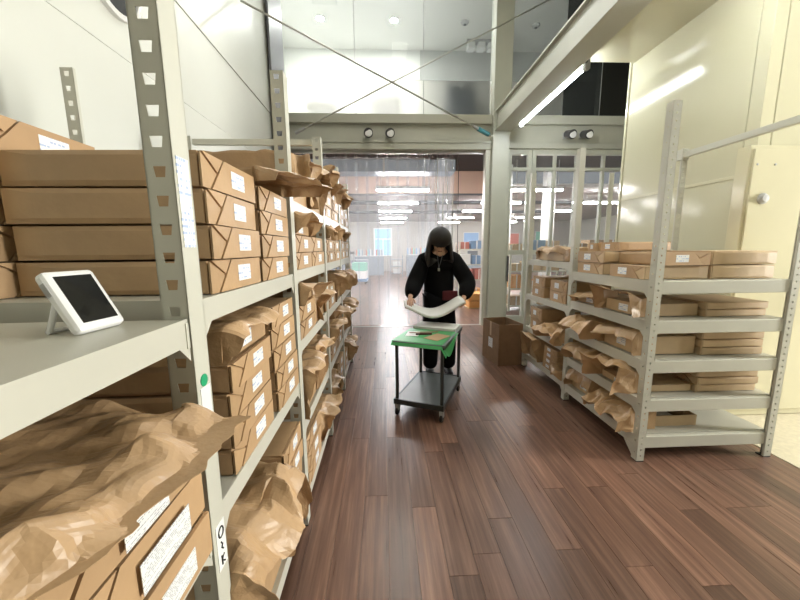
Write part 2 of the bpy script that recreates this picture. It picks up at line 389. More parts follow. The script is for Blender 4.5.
# cross bracing
def brace(p, q, label):
    d = empty('brace_rod', p, label=label, cat='brace', group='crossed brace rods')
    v = Vector(q) - Vector(p)
    MB().tube([(0, 0, 0), v], .012, 8).build('rod', M['chrome'], d)
    return d
b1 = brace((-1.57, 4.34, 4.17), (1.80, 5.80, 3.20), 'thin steel brace rod running down to the teal clamp')
b1.children[0].data
MB().tube([(3.10, 1.343, -.8923), (3.30, 1.430, -.950)], .035, 10).build('clamp', M['teal'], b1)
MB().tube([(3.02, 1.308, -.869), (3.11, 1.347, -.895)], .022, 10).build('turnbuckle', M['vent'], b1)
b2 = brace((-1.32, 5.765, 3.25), (3.25, 5.765, 5.5), 'thin steel brace rod rising past the pale column')
MB().tube([(-.06, 0, -.03), (.10, 0, .049)], .024, 10).build('turnbuckle', M['vent'], b2)

# twin spot lamps on the header
def spot(x, label):
    d = empty('spot_lamp', (x, YF - .02, 3.27), label=label, cat='spotlight', group='spot lamps above the openings')
    B('bracket', M['vent'], d, -.03, .03, -.03, 0, -.05, .05)
    MB().tube([(0, -.02, .01), (0, -.09, .0)], .018, 10).build('arm', M['dark'], d)
    MB().tube([(0, -.07, .01), (.02, -.16, -.02), (.03, -.22, -.04)], .055, 16, r2=.075).build('head', M['dark'], d)
    MB().lathe([(.06, 0), (.05, -.01), (0, -.012)], (.031, -.222, -.041), 'y', 16).build('lens', M['white'], d)
for x, l in ((-.25, 'small dark spot lamp above strip curtain, left of the pair'), (.10, 'small dark spot lamp above strip curtain, right of the pair'),
             (3.10, 'small dark spot lamp above glazed doors, left of the pair'), (3.38, 'small dark spot lamp above glazed doors, right of the pair')):
    spot(x, l)

# overhead beam with tube light, slab on its right
bm_ = empty('ceiling_beam', (0, 0, 3.3), kind='structure')
B('bottom_flange', M['beam'], bm_, 1.86, 2.13, -7, 5.86, 0, .025, bevel=.004)
B('web', M['beam'], bm_, 1.90, 2.10, -7, 5.86, .025, .30)
B('top_flange', M['beam'], bm_, 1.86, 2.13, -7, 5.86, .30, .325, bevel=.004)
B('ceiling_side', M['cream'], None, 2.10, 2.86, -7, 4.05, 3.45, 3.60, kind='structure')
def tube_lamp(y0, y1, label, lit):
    d = empty('tube_lamp', (2.19, (y0 + y1) / 2, 3.3), label=label, cat='light', group='tube lamps on the overhead beam')
    hL = (y1 - y0) / 2
    B('batten', M['beam'], d, -.035, .035, -hL, hL, .06, .11, bevel=.006)
    for s in (-1, 1):
        B('end_cap', M['vent'], d, -.03, .03, s * hL - .03, s * hL + .03, -.03, .07, bevel=.006)
        B('mount', M['vent'], d, -.08, .02, s * hL * .8 - .03, s * hL * .8 + .03, .10, .155)
        MB().tube([(-.02, s * (hL + .03), .03), (-.03, s * (hL + .10), .06), (-.03, s * (hL + .12), .10)], .012, 8).build('cable', M['dark'], d)
    MB().tube([(0, -hL + .03, .015), (0, hL - .03, .015)], .027, 12).build('tube', M['tube'] if lit else M['white'], d)
tube_lamp(3.85, 5.6, 'lit fluorescent tube lamp under the overhead beam', True)
tube_lamp(1.0, 2.75, 'nearer tube lamp on overhead beam, its end at the picture top', True)

# unseen lamps added on the hall ceiling, above the frame, to light the aisle
for i, (x, y) in enumerate(((.4, 3.6), (1.0, 1.6), (4.6, 1.0))):
    d = empty('hall_lamp', (x, y, 5.70), label=['bright long ceiling lamp over the far aisle', 'bright long ceiling lamp over the near aisle', 'bright long ceiling lamp over the beige floor'][i], cat='ceiling lamp', group='hall ceiling lamps')
    B('housing', M['white'], d, -.18, .18, -.75, .75, -.06, 0)
    for s in (-.5, .5): MB().tube([(0, s, 0), (0, s, .019)], .02, 8).build('stem', M['white'], d)
    B('diffuser', M['hall'], d, -.16, .16, -.72, .72, -.085, -.06)

# round black opening with pale rim on the left wall
d = empty('round_vent', (XL, 2.38, 3.04), label='round black vent with pale rim high on the left wall', cat='vent')
MB().lathe([(.23, .0), (.23, .03), (.21, .04), (.198, .03), (.198, .0)], axis='x', n=36).build('rim', M['white'], d)
MB().lathe([(.196, .004), (.196, .012), (0, .014)], axis='x', n=36).build('grille', M['black'], d)

# ------------------------------------------------------------------ glazed folding doors on the right
def glazed_door(n, x0, x1, bars, trans=2.70, low=1.30):
    d = empty('door_%d' % n, (0, 6.0, 0), kind='structure')
    B('stile', M['column'], d, x0, x0 + .07, -.05, .03, 0, 3.05, bevel=.004)
    B('stile', M['column'], d, x1 - .07, x1, -.05, .03, 0, 3.05, bevel=.004)
    B('top_rail', M['column'], d, x0 + .07, x1 - .07, -.045, .025, 2.96, 3.05)
    B('transom', M['column'], d, x0 + .07, x1 - .07, -.045, .025, trans, trans + .05)
    B('mid_rail', M['column'], d, x0 + .07, x1 - .07, -.045, .025, low - .03, low + .05)
    B('bottom_rail', M['column'], d, x0 + .07, x1 - .07, -.045, .025, 0.01, .16)
    xs = [x0 + .07] + list(bars) + [x1 - .07]
    for b in bars: B('glazing_bar', M['column'], d, b - .022, b + .022, -.04, .02, .16, 2.96)
    for a, b in zip(xs[:-1], xs[1:]):
        B('pane', M['glass'], d, a + .001, b - .001, -.012, -.006, trans + .05, 2.96)
        B('pane', M['glass'], d, a + .001, b - .001, -.012, -.006, low + .05, trans)
        B('pane', M['glass'], d, a + .001, b - .001, -.012, -.006, .16, low - .03)
    return d
d1 = glazed_door(1, 2.13, 2.55, [])
B('handle', M['dark'], d1, 2.18, 2.20, -.09, -.05, .80, 1.25)
glazed_door(2, 2.555, 3.40, [2.96])
glazed_door(3, 3.405, 4.25, [3.82])
glazed_door(4, 4.255, 5.3, [4.78])

# ------------------------------------------------------------------ strip curtain
cu = empty('strip_curtain', (0, 6.04, 0), label='clear plastic strip curtain hanging across the wide opening', cat='curtain')
B('rail', M['chrome'], cu, -1.56, 1.73, .0, .04, 2.99, 3.03)
rs = random.Random(11)
xs = -1.52; i = 0
while xs < 1.16:
    bunch = xs > .55
    wd = .22 if not bunch else .16
    if bunch: xs_step = .085
    else: xs_step = .175
    vs = []; fs = []; nx, nz = 6, 26
    ph = rs.random() * 6; amp = .006 if not bunch else .022
    z_top = 2.955 if not bunch else 2.945 - .05 * rs.random()
    yoff = .02 + (i % 2) * .016
    for a in range(nz + 1):
        z = .015 + (z_top - .015) * a / nz
        for b in range(nx + 1):
            u = b / nx - .5
            sw = .02 * math.sin(z * 1.3 + ph) * (1 - a / nz)
            sag = -.022 * (1 - (2 * u) ** 2) * (1 if a == nz else 0)
            vs.append((xs + wd / 2 + u * wd * (1 if not bunch else .85 + .15 * math.sin(z * 2 + ph)) + sw * .4,
                       yoff + .010 * (1 - 4 * u * u) + amp * math.sin(u * 9 + z * 1.1 + ph) + sw, z + sag))
    fs = [(a * (nx + 1) + b, a * (nx + 1) + b + 1, (a + 1) * (nx + 1) + b + 1, (a + 1) * (nx + 1) + b) for a in range(nz) for b in range(nx)]
    o = MB().add(vs, fs, 0, True).build('strip', M['strip'], cu)
    for du in (.22, .78):
        B('hook', M['dark'], cu, xs + wd * du - .006, xs + wd * du + .006, yoff - .004, yoff + .012, 2.94, 3.0)
    xs += xs_step; i += 1
MB().tube([(1.31, .03, 3.0), (1.315, .03, .9)], .006, 6).build('pull_cord', M['black'], cu)

# ------------------------------------------------------------------ work room beyond
B('floor_shop', M['shopfloor'], None, -9, 12, 6.02, 22, -.10, 0, kind='structure')
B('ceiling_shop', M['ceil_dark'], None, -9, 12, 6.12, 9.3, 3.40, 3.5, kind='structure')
B('ceiling_shop_far', mat('shop_ceiling', (.42, .40, .39), .6), None, -9, 12, 9.33, 22, 3.0, 3.1, kind='structure')
B('wall_shop_end', mat('shop_end_wall', (.42, .41, .38), .6), None, -9, 12, 21, 21.1, 0, 3.4, kind='structure')
B('wall_shop_left', M['wall'], None, -9.1, -9, 6.12, 21, 0, 3.4, kind='structure')
B('wall_shop_right', M['wall'], None, 12, 12.1, 6.12, 21, 0, 3.4, kind='structure')
B('wall_shop_front', M['wall'], None, -9, -1.86, 6.12, 6.2, 0, 3.4, kind='structure')
B('wall_shop_near', M['wall'], None, 5.4, 12, 6.12, 6.2, 0, 3.4, kind='structure')
bh = empty('bulkhead', (0, 9.2, 0), label='pale pink ceiling bulkhead crossing above the work room lamps', cat='bulkhead')
B('board', M['pink'], bh, -8.9, 2.95, 0, .12, 2.82, 3.395)
B('edge_trim', M['duct'], bh, -8.9, 2.95, -.02, .14, 2.79, 2.82)
dk = empty('ceiling_duct', (0, 7.2, 3.05), label='bluish grey duct under the dark ceiling behind the curtain', cat='duct')
B('body', mat('blue_grey_duct', (.25, .31, .40), .35), dk, -8.5, 1.5, 0, .5, -.10, .14, bevel=.02)
for x in (-6, -4, -2, 0): B('seam', M['vent'], dk, x, x + .04, -.012, .512, -.11, .15)
for x in (-7, -3, 1): MB().tube([(x, .25, .14), (x, .25, .35)], .012, 6).build('hanger', M['vent'], dk)
for i, (y, z) in enumerate(((8.06, 2.70), (10.5, 2.72), (13.0, 2.74), (16.0, 2.76), (19, 2.78))):
    for j, x in enumerate((-6.2, -3.0, .45, 3.6, 6.8)):
        d = empty('batten_light', (x, y, z), group='work room battens',
                  label='lit white batten light, %s row behind the openings, %s' % (['nearest', 'second', 'third', 'fourth', 'farthest'][i], ['far left', 'left of centre', 'behind the curtain middle', 'behind the column', 'far right'][j]), cat='light')
        B('body', M['white'], d, -.62, .62, -.06, .06, .04, .10)
        B('tube', M['shop'], d, -.60, .60, -.045, .045, 0, .04, bevel=.01)
        for s in (-.5, .5): MB().tube([(s, 0, .10), (s, 0, (3.4 if y < 9.3 else 3.0) - z)], .008, 6).build('hanger', M['vent'], d)
# daylit window in the end wall
wn = empty('window_6', (0, 21, 0), kind='structure')
B('frame', M['white'], wn, -.62, .50, -.05, 0, .95, 2.62)
B('pane', M['day'], wn, -.55, -.08, -.06, -.05, 1.0, 1.95)
B('pane', M['day'], wn, -.03, .43, -.06, -.05, 1.0, 1.95)
B('pane', M['day'], wn, -.55, .43, -.06, -.05, 2.0, 2.57)

def desk(loc, w_, d_, h_, m_, label, items=0, seed=0):
    t = empty('office_desk', loc, label=label, cat='desk', group='work room desks')
    B('top', M['desk_light'], t, -w_ / 2, w_ / 2, 0, d_, h_ - .04, h_, bevel=.006)
    for x in (-w_ / 2 + .02, w_ / 2 - .06): B('leg', m_, t, x, x + .04, .04, d_ - .04, 0, h_ - .04)
    B('front_panel', m_, t, -w_ / 2 + .06, w_ / 2 - .06, .03, .06, .05, h_ - .04)
    r = random.Random(seed)
    for q in range(items):
        x = -w_ / 2 + (q + .5) * w_ / items; y = d_ * (.35 + .3 * r.random()); kind = r.choice(['m', 'p', 'b'])
        if kind == 'm':
            s = empty('monitor', (loc[0] + x, loc[1] + y, h_), label='dark desktop monitor, number %s along the %s' % (['one', 'two', 'three', 'four'][q], label.split(',')[0]), cat='monitor', group='work room monitors')
            B('screen', M['duct'], s, -.22, .22, -.02, .02, .10, .42, bevel=.006); B('stand', M['dark'], s, -.03, .03, -.01, .03, .01, .12); B('foot', M['dark'], s, -.1, .1, -.07, .09, 0, .012)
        elif kind == 'p':
            s = empty('paper_tray', (loc[0] + x, loc[1] + y, h_), label='stacked paper tray, place %s along the %s' % (['one', 'two', 'three', 'four'][q], label.split(',')[0]), cat='tray', group='work room trays')
            for k_ in range(3): B('tray', M['desk'], s, -.15, .15, -.12, .12, .08 * k_, .08 * k_ + .012); B('paper', M['paper'], s, -.13, .13, -.1, .1, .08 * k_ + .013, .08 * k_ + .05)
            for x_ in (-.15, .14): B('side', M['desk'], s, x_, x_ + .01, -.12, .12, .012, .16)
        else:
            s = empty('binder_row', (loc[0] + x, loc[1] + y, h_), label='binders %s on %s' % (['one', 'two', 'three', 'four'][q], label.split(',')[0]), cat='binders', group='work room binders')
            for k_ in range(5): B('binder', [M['blue'], M['desk_light'], M['desk'], M['red'], M['aqua']][(k_ + seed) % 5], s, -.17 + k_ * .07, -.105 + k_ * .07, -.11, .11, 0, .3 + .02 * (k_ % 2), bevel=.004)
    return t
desk((-.75, 17.2, 0), 1.5, .7, 1.05, M['desk'], 'grey high desk in work room left of window, seen through curtain', 3, 3)
desk((-2.6, 15.2, 0), 1.6, .7, .85, M['desk'], 'grey desk beyond the left rack end, seen through curtain', 3, 8)
desk((1.75, 16.6, 0), 1.3, .7, 1.1, M['desk'], 'grey high desk right of window, seen through curtain', 3, 5)
desk((3.6, 14.2, 0), 1.8, .8, .85, M['desk'], 'long grey desk behind the standing person', 4, 21)
desk((-4.8, 13.0, 0), 1.8, .8, .80, M['desk'], 'grey desk far left in the work room', 3, 31)
sh = empty('wire_trolley', (.62, 17.0, 0), label='open dark wire trolley between the two high desks', cat='trolley')
for x in (-.3, .3):
    for y in (-.2, .2): MB().tube([(x, y, 0), (x, y, 1.05)], .016, 6).build('post', M['desk'], sh)
for z in (.15, .5, .85): B('shelf', M['desk'], sh, -.3, .3, -.2, .2, z, z + .03)
for k_, z in enumerate((.185, .535)):
    tag(B('carton', M['desk_light'], None, .44, .80, 16.85, 17.15, z, z + .2), label='pale carton on the %s shelf of the wire trolley' % ('lower', 'middle')[k_], cat='carton', group='cartons on the wire trolley')
tr = empty('bin_trolley', (-.98, 13.7, 0), R(-4), label='aqua and white bin trolley with blue base behind curtain', cat='trolley')
B('base', M['blue'], tr, -.3, .3, -.3, .3, .10, .22, bevel=.02)
B('lower_bin', M['white'], tr, -.28, .28, -.28, .28, .22, .52, bevel=.02)
B('upper_bin', M['aqua'], tr, -.28, .28, -.28, .28, .525, .86, bevel=.02)
MB().tube([(-.3, .26, .2), (-.3, .26, .95), (.3, .26, .95), (.3, .26, .2)], .018, 8).build('handle', M['desk_light'], tr)
for x in (-.24, .24):
    for y in (-.24, .24): MB().lathe([(.05, -.018), (.05, .018)], (x, y, .05), 'x', 14).build('wheel', M['black'], tr)

def machine(x, y, w_, d_, h_, label):
    t = empty('office_copier', (x, y, 0), label=label, cat='copier', group='work room machines')
    B('cabinet', M['desk'], t, -w_ / 2, w_ / 2, 0, d_, .06, h_ * .62, bevel=.015)
    B('body', M['desk_light'], t, -w_ / 2, w_ / 2, 0, d_, h_ * .62, h_ * .88, bevel=.02)
    B('lid', M['duct'], t, -w_ / 2 + .02, w_ / 2 - .02, .05, d_, h_ * .88, h_, bevel=.02)
    B('panel', M['dark'], t, -w_ / 2 + .05, -w_ / 2 + .3, -.08, .02, h_ * .85, h_ * .9)
    for k_ in range(3): B('drawer', M['vent'], t, -w_ / 2 + .03, w_ / 2 - .03, -.012, 0, .1 + k_ * .18, .25 + k_ * .18)
    for a in (-w_ / 2 + .06, w_ / 2 - .06): B('foot', M['black'], t, a - .03, a + .03, .05, d_ - .05, 0, .06)
machine(2.9, 17.5, .8, .7, 1.2, 'grey office copier just right of the high desk behind the person')
machine(-2.1, 18.6, .9, .7, 1.25, 'grey office copier far back beyond the aqua bin trolley')
machine(1.55, 12.4, .6, .6, .95, 'grey office copier near the middle of the work room')
for i, (y, x0, x1, z, lb) in enumerate(((11.6, -8, 8, 2.9, 'long grey conduit under the ceiling, nearer one'), (14.4, -8, 8, 2.88, 'long grey conduit under the ceiling, farther one'))):
    t = empty('ceiling_conduit', (0, y, z), label=lb, cat='conduit', group='ceiling conduits')
    MB().tube([(x0, 0, 0), (x1, 0, 0)], .06, 10).build('pipe', M['duct'], t)
    for x in range(-7, 8, 2): MB().tube([(x, 0, .05), (x, 0, 3.0 - z)], .012, 6).build('hanger', M['vent'], t)
# shelving with stock to the right, seen beside and through the glazed doors
def stock_rack(x, y, w_, n, label, seed, zt=1.9, d_=.45):
    t = empty('stock_shelving', (x, y, 0), label=label, cat='shelving', group='work room shelving')
    for a in (0, w_):
        for b in (0, d_): B('post', M['steel2'], t, a - .02, a + .02, b - .02, b + .02, 0, zt)
    r = random.Random(seed); lv = [.12 + (zt - .3) * q / (n - 1) for q in range(n)]
    for q, z in enumerate(lv):
        B('shelf', M['steel2'], t, .02, w_ - .02, 0, d_, z - .03, z)
        xx = .05; c = 0
        while xx < w_ - .3:
            ww = .22 + .16 * r.random(); hh = min(.14 + .16 * r.random(), (zt - .3) / (n - 1) - .06)
            cm = r.choice([M['orange'], M['kraft_pale'], M['kraft'], M['kraft_pale'], M['red'], M['white'], M['blue'], M['orange']])
            p = empty('stock_carton', (x + xx, y + .03, z), label='%s small carton, %s along the %s shelf up, %s' % ({'orange_card': 'orange', 'pale_kraft_paper': 'pale', 'kraft_paper': 'brown', 'red_card': 'red', 'white_plastic': 'white', 'blue_plastic': 'blue'}[cm.name], ORD[c], ORD[q], label.split(',')[0]), cat='carton', group='cartons on ' + label.split(',')[0])
            B('body', cm, p, 0, ww, 0, d_ * .8, 0, hh, bevel=.006); B('tape', M['paper'], p, ww * .4, ww * .5, -.002, 0, 0, hh)
            xx += ww + .05; c += 1
    return t
ORD = ['first', 'second', 'third', 'fourth', 'fifth', 'sixth', 'seventh', 'eighth', 'ninth', 'tenth', 'eleventh', 'twelfth']
stock_rack(2.05, 9.2, 1.35, 4, 'open shelving behind the column', 4, 1.55)
stock_rack(2.75, 7.3, 1.3, 4, 'open shelving behind glazed doors', 9, 1.45)
stock_rack(4.25, 7.4, 1.4, 4, 'shelving behind the farthest glazed door', 12, 1.45)
for i, (x, z, c, lb) in enumerate(((2.45, 1.55, 'blue', 'blue notice board on the far work room wall by person'), (3.6, 1.5, 'red', 'red notice on the far work room wall'), (4.5, 1.6, 'aqua', 'aqua notice on the far work room wall'))):
    n_ = empty('notice_board', (x * 2.2, 20.99, z), label=lb, cat='notice')
    B('board', M[c], n_, -.45, .45, -.03, 0, 0, .75); B('frame', M['desk_light'], n_, -.49, .49, -.02, 0, -.04, .79)
pl = empty('pallet_stack', (2.25, 7.9, 0), label='low stack of orange cartons on the floor beyond the column', cat='carton stack')
for k_ in range(2): B('carton', M['orange'], pl, -.3, .32, -.25, .25, .02 + .17 * k_, .17 + .17 * k_, bevel=.006)
B('pallet', M['kraft_pale'], pl, -.34, .36, -.28, .28, 0, .02)
po = empty('door_post', (3.05, 8.6, 0), label='white square post behind the glazed doors', cat='post')
B('shaft', M['white'], po, -.12, .12, -.12, .12, .08, 3.39); B('base', M['desk_light'], po, -.15, .15, -.15, .15, 0, .08)
po = empty('door_post', (4.3, 8.9, 0), label='white square post behind the farther glazed door', cat='post')
B('shaft', M['white'], po, -.12, .12, -.12, .12, .08, 3.39); B('base', M['desk_light'], po, -.15, .15, -.15, .15, 0, .08)

# ------------------------------------------------------------------ racks
def perf_strip(mb, wd, L, pitch, z0, hw0, hw1, hh, mapf, th=.002, uc=None):
    """flat strip (u 0..wd, v 0..L) with a column of tapered holes; mapf(u, v, w)"""
    n = int((L - z0) / pitch); uc = wd / 2 if uc is None else uc
    for i in range(n + 1):
        b0 = 0 if i == 0 else z0 + (i - .5) * pitch
        b1 = L if i == n else z0 + (i + .5) * pitch
        c = z0 + i * pitch; h0, h1 = c - hh / 2, c + hh / 2
        if h1 > b1 - .002: continue
        g = [[(0, b0), (uc - hw0, b0), (uc + hw0, b0), (wd, b0)], [(0, h0), (uc - hw0, h0), (uc + hw0, h0), (wd, h0)],
             [(0, h1), (uc - hw1, h1), (uc + hw1, h1), (wd, h1)], [(0, b1), (uc - hw1, b1), (uc + hw1, b1), (wd, b1)]]
        vs = [mapf(u, v, 0) for row in g for u, v in row] + [mapf(u, v, th) for row in g for u, v in row]
        fs = []
        for r in range(3):
            for q in range(3):
                if r == 1 and q == 1: continue
                a = r * 4 + q; fs.append((a, a + 1, a + 5, a + 4)); fs.append((a + 16, a + 20, a + 21, a + 17))
        for a, b in ((5, 6), (6, 10), (10, 9), (9, 5)): fs.append((a, b, b + 16, a + 16))
        for r in range(3):
            a = r * 4; fs.append((a, a + 4, a + 20, a + 16)); fs.append((a + 3, a + 7, a + 23, a + 19))
        mb.add(vs, fs)
    return mb

def post_mesh(sx, wf_, ws, H, pitch, hw0, hw1, hh, front_holes=False):
    """angle post: flange facing -Y (width ws along X, perforated) and flange facing the aisle (sx*X, width wf_ along Y)"""
    mb = MB()
    perf_strip(mb, ws, H, pitch, .035, hw0, hw1, hh, lambda u, v, w_: (-sx * u, w_, v))
    if front_holes: perf_strip(mb, wf_, H, pitch * 2, .05, hw0, hw1, hh, lambda u, v, w_: (-sx * w_, u, v))
    else: mb.box(*sorted((0, -sx * .003)), 0, wf_, 0, H)
    mb.box(*sorted((-sx * (ws - .003), -sx * ws)), 0, .014, 0, H)
    mb.box(*sorted((0, -sx * .016)), wf_ - .003, wf_, 0, H)
    return mb.mesh('post', M['steel2'])

def shelf_mesh(x0, x1, y0, y1, lip, mt, gus=.035):
    """shelf whose top is z=0, x0 = aisle side"""
    mb = MB(); a, b = min(x0, x1), max(x0, x1); s = 1 if x0 > x1 else -1
    mb.box(a + .004, b - .004, y0, y1, -.012, 0)
    f0, f1 = sorted((x0, x0 - s * .004))
    mb.prism([(y0, .002), (y1, .002), (y1, -lip - gus), (y1 - gus, -lip), (y0 + gus, -lip), (y0, -lip - gus)], f0, f1, lambda u, v, w_: (w_, u, v))
    g0, g1 = sorted((x1, x1 + s * .003)); mb.box(g0, g1, y0, y1, -lip, .0)
    mb.box(a + .004, b - .004, y0, y0 + .003, -lip, -.012); mb.box(a + .004, b - .004, y1 - .003, y1, -lip, -.012)
    return mb.mesh('shelf', mt)

# left rack: front faces at x = -.41, back posts at x = -1.30
LX, LB = -.41, -1.30
LY = [-.125, .715, 1.555, 2.395, 3.235, 4.075]            # near edge of each post
LH = 2.13
lr = empty('storage_rack', (0, 0, .006), label='long grey steel storage rack along the left wall', cat='rack', group='storage racks')
pf = post_mesh(1, .06, .055, LH, .056, .0095, .0125, .021)
pb = post_mesh(-1, .055, .05, LH, .056, .008, .010, .020, True)
posts = []
for y in LY:
    posts.append(link('post', pf, lr, (LX, y, 0)))
    link('post', pb, lr, (LB, y, 0))
    if abs(y - 2.395) < .01: B('frame_bar', M['steel2'], lr, LB + .055, LX - .06, y + .01, y + .04, 2.08, 2.115)
    B('frame_bar', M['steel2'], lr, LB + .055, LX - .06, y + .01, y + .04, .03, .07)
    B('foot_pad', M['black'], lr, LX - .055, LX, y, y + .06, -.006, 0)
LEV = [[1.256, .755, .15], [1.288, .778, .15], [1.62, 1.298, .953, .538, .15], [1.63, 1.298, .953, .538, .15], [1.63, 1.298, .953, .538, .15]]
for b, lv in enumerate(LEV):
    for z in lv:
        link('shelf', shelf_mesh(LX - .004, LB + .004, LY[b] + .062, LY[b + 1] - .002, .055, M['steel']), lr, (0, 0, z - .006))
        B('shelf_bracket', M['steel2'], lr, LX - .05, LX - .002, LY[b + 1] - .012, LY[b + 1] - .003, z - .066, z - .012)
# stickers on the near post
pk = posts[1]
stk = MB().box(0, .0015, .008, .05, 1.40, 1.58).build('label_strip', M['label'], pk)
MB().lathe([(.014, 0), (.014, .002), (0, .0025)], (0, .03, 1.105), 'x', 16).build('green_dot', M['dot'], pk, label='round green sticker')
MB().box(0, .0015, .012, .052, .99, 1.09).build('clear_tag', M['white'], pk)
st = MB().box(0, .0015, .014, .054, .62, .74).build('code_sticker', M['paper'], pk, label='white sticker with black hand lettering')
ik = MB()
ik.tube([(.002, .034 + .011 * math.cos(t), .715 + .013 * math.sin(t)) for t in [k_ * .5 for k_ in range(14)]], .0022, 6)
ik.tube([(.002, .030, .69), (.002, .036, .682), (.002, .032, .674), (.002, .038, .667)], .0022, 6)
ik.tube([(.002, .028, .655), (.002, .029, .630)], .0022, 6); ik.tube([(.002, .040, .652), (.002, .029, .642), (.002, .041, .630)], .0022, 6)
ik.build('lettering', M['ink'], st)

# right rack
RX, RB = 1.632, 2.56
RY = [1.96, 2.87, 3.79]
RH = 2.2
rr = empty('storage_rack', (0, 0, .006), label='grey steel storage rack standing on the right of the aisle', cat='rack', group='storage racks')
qf = post_mesh(-1, .05, .05, RH, .042, .004, .0055, .010, True)
qb = post_mesh(1, .05, .05, RH, .042, .0045, .0055, .010, True)
for y in RY:
    link('post', qf, rr, (RX, y, 0)); link('post', qb, rr, (RB, y, 0))
    for xx in (RX, RB - .05): B('foot_pad', M['black'], rr, xx, xx + .05, y, y + .05, -.006, 0)
for i in (0,):
    MB().box(RB - .045, RB - .005, RY[i] + .03, RY[i + 1] + .02, RH - .075, RH - .03).build('back_bar', M['steel2'], rr, .003)
    B('bar_bracket', M['steel2'], rr, RB - .055, RB + .004, RY[i + 1] - .01, RY[i + 1] + .06, RH - .09, RH - .005, bevel=.004)
RLEV = [[1.187, .938, .680, .420, .168], [1.262, .872, .50, .168]]
for b, lv in enumerate(RLEV):
    for z in lv:
        link('shelf', shelf_mesh(RX + .002, RB - .004, RY[b] + .052, RY[b + 1] - .002, .07 if b == 0 else .055, M['steel']), rr, (0, 0, z - .006))
for z in RLEV[0]:                                         # deep end beams facing the camera
    B('end_beam', M['steel2'], rr, RX + .045, RB - .05, RY[0] + .008, RY[0] + .046, z - .084, z - .004, bevel=.004)
MB().prism([(RY[0] + .05, .02), (RY[0] + .13, .09), (RY[0] + .05, .09)], RX, RX + .004, lambda u, v, w_: (w_, u, v)).build('gusset', M['steel2'], rr)

# ------------------------------------------------------------------ wrapped parcels
pcache = {}
def parcel_meshes(W, D, H, side, pale, seed):
    key = (round(W, 3), round(D, 3), round(H, 3), side, pale, seed)
    if key in pcache: return pcache[key]
    r = random.Random(seed * 7 + 1)
    # body: a 3d grid shell with soft corners and slightly bulging faces
    n = (7, 5, 4); bm = bmesh.new()
    bmesh.ops.create_cube(bm, size=1)
    bmesh.ops.subdivide_edges(bm, edges=bm.edges[:], cuts=5, use_grid_fill=True)
    for v in bm.verts:
        x, y, z = v.co * 2
        def rnd(a, h): return a
        cx = [abs(abs(t) - 1) < 1e-4 for t in (x, y, z)]
        k = sum(cx)
        px, py, pz = x * D / 2, y * W / 2, z * H / 2
        if k >= 2:                                       # soften edges
            f = .004
            px -= math.copysign(f, x) * cx[0]; py -= math.copysign(f, y) * cx[1]; pz -= math.copysign(f, z) * cx[2] * .6
        else:
            nz = noise.noise(Vector((px * 6 + seed * 3.1, py * 6, pz * 9))) * .0025
            if cx[1]: py += math.copysign(.002 + nz, y)
            if cx[2] and z > 0: pz += nz - .001
        v.co = (px - D / 2, py, pz + H / 2)
    me = bpy.data.meshes.new('wrapping'); bm.to_mesh(me); bm.free()
    mt = M['kraft_pale'] if pale else M['kraft']
    me.materials.append(mt)
    s = -1 if side == 'low' else 1                        # fold on the low-y or the high-y side
    def P(u, v, w_): return (w_, s * (.5 - u) * W * .985, v * H)
    fl = MB(); fl.prism([(.357, .985), (.992, .985), (.992, .015), (.128, .015), (.248, .50)], .0002, .008, P)
    f2 = MB(); f2.prism([(.03, .985), (.345, .985), (.243, .56)], .0002, .0065, P)
    f3 = MB(); f3.prism([(.006, .95), (.232, .50), (.115, .015), (.006, .015)], .0002, .005, P)
    lw, lh = min(.088, W * .26), min(.05, H * .54)
    lb = MB(); u0 = .60; lb.box(.0081, .009, s * (.5 - u0) * W - lw / 2, s * (.5 - u0) * W + lw / 2, H * .52 - lh / 2, H * .52 + lh / 2)
    res = (me, fl.mesh('end_flap', M['kraft_flap']), f2.mesh('tuck_flap', M['kraft_flap']), f3.mesh('side_flap', mt), lb.mesh('paper_label', M['label']))
    pcache[key] = res; return res

prng = random.Random(77)
def parcel(x, y, z, W, D, H, rz, label, group, side='low', pale=False, lab=True):
    """front (aisle) face centre-bottom at x,y,z"""
    t = empty('wrapped_parcel', (x, y, z), rz + R(prng.uniform(-1.0, 1.0)), label=label, cat='parcel', group=group)
    ms = parcel_meshes(W, D, H - .001, side, pale, prng.randrange(3))
    for nm, me in zip(('wrapping', 'end_flap', 'tuck_flap', 'side_flap', 'paper_label'), ms):
        if nm == 'paper_label' and not lab: continue
        link(nm, me, t)
    return t

def ordtop(i, n):
    if n == 1: return 'single'
    k = n - 1 - i
    return ['topmost', 'second from top', 'third from top', 'fourth from top', 'fifth from top', 'sixth from top'][k]
def stack(rack, x, y, z, n, W, H, where, D=.44, lab=True, pale=False, jit=.006, Hs=None):
    rz = 0 if rack == 'L' else math.pi
    for i in range(n):
        hh = Hs[i] if Hs else H
        dx = prng.uniform(-jit, jit); dy = prng.uniform(-jit, jit) * .8
        parcel(x + dx, y + dy, z, W, D, hh, rz, 'kraft parcel, %s, %s' % (ordtop(i, n), where), 'parcels on the %s rack' % ('left' if rack == 'L' else 'right'),
               'low' if rack == 'L' else 'high', pale, lab)
        z += hh
    return z

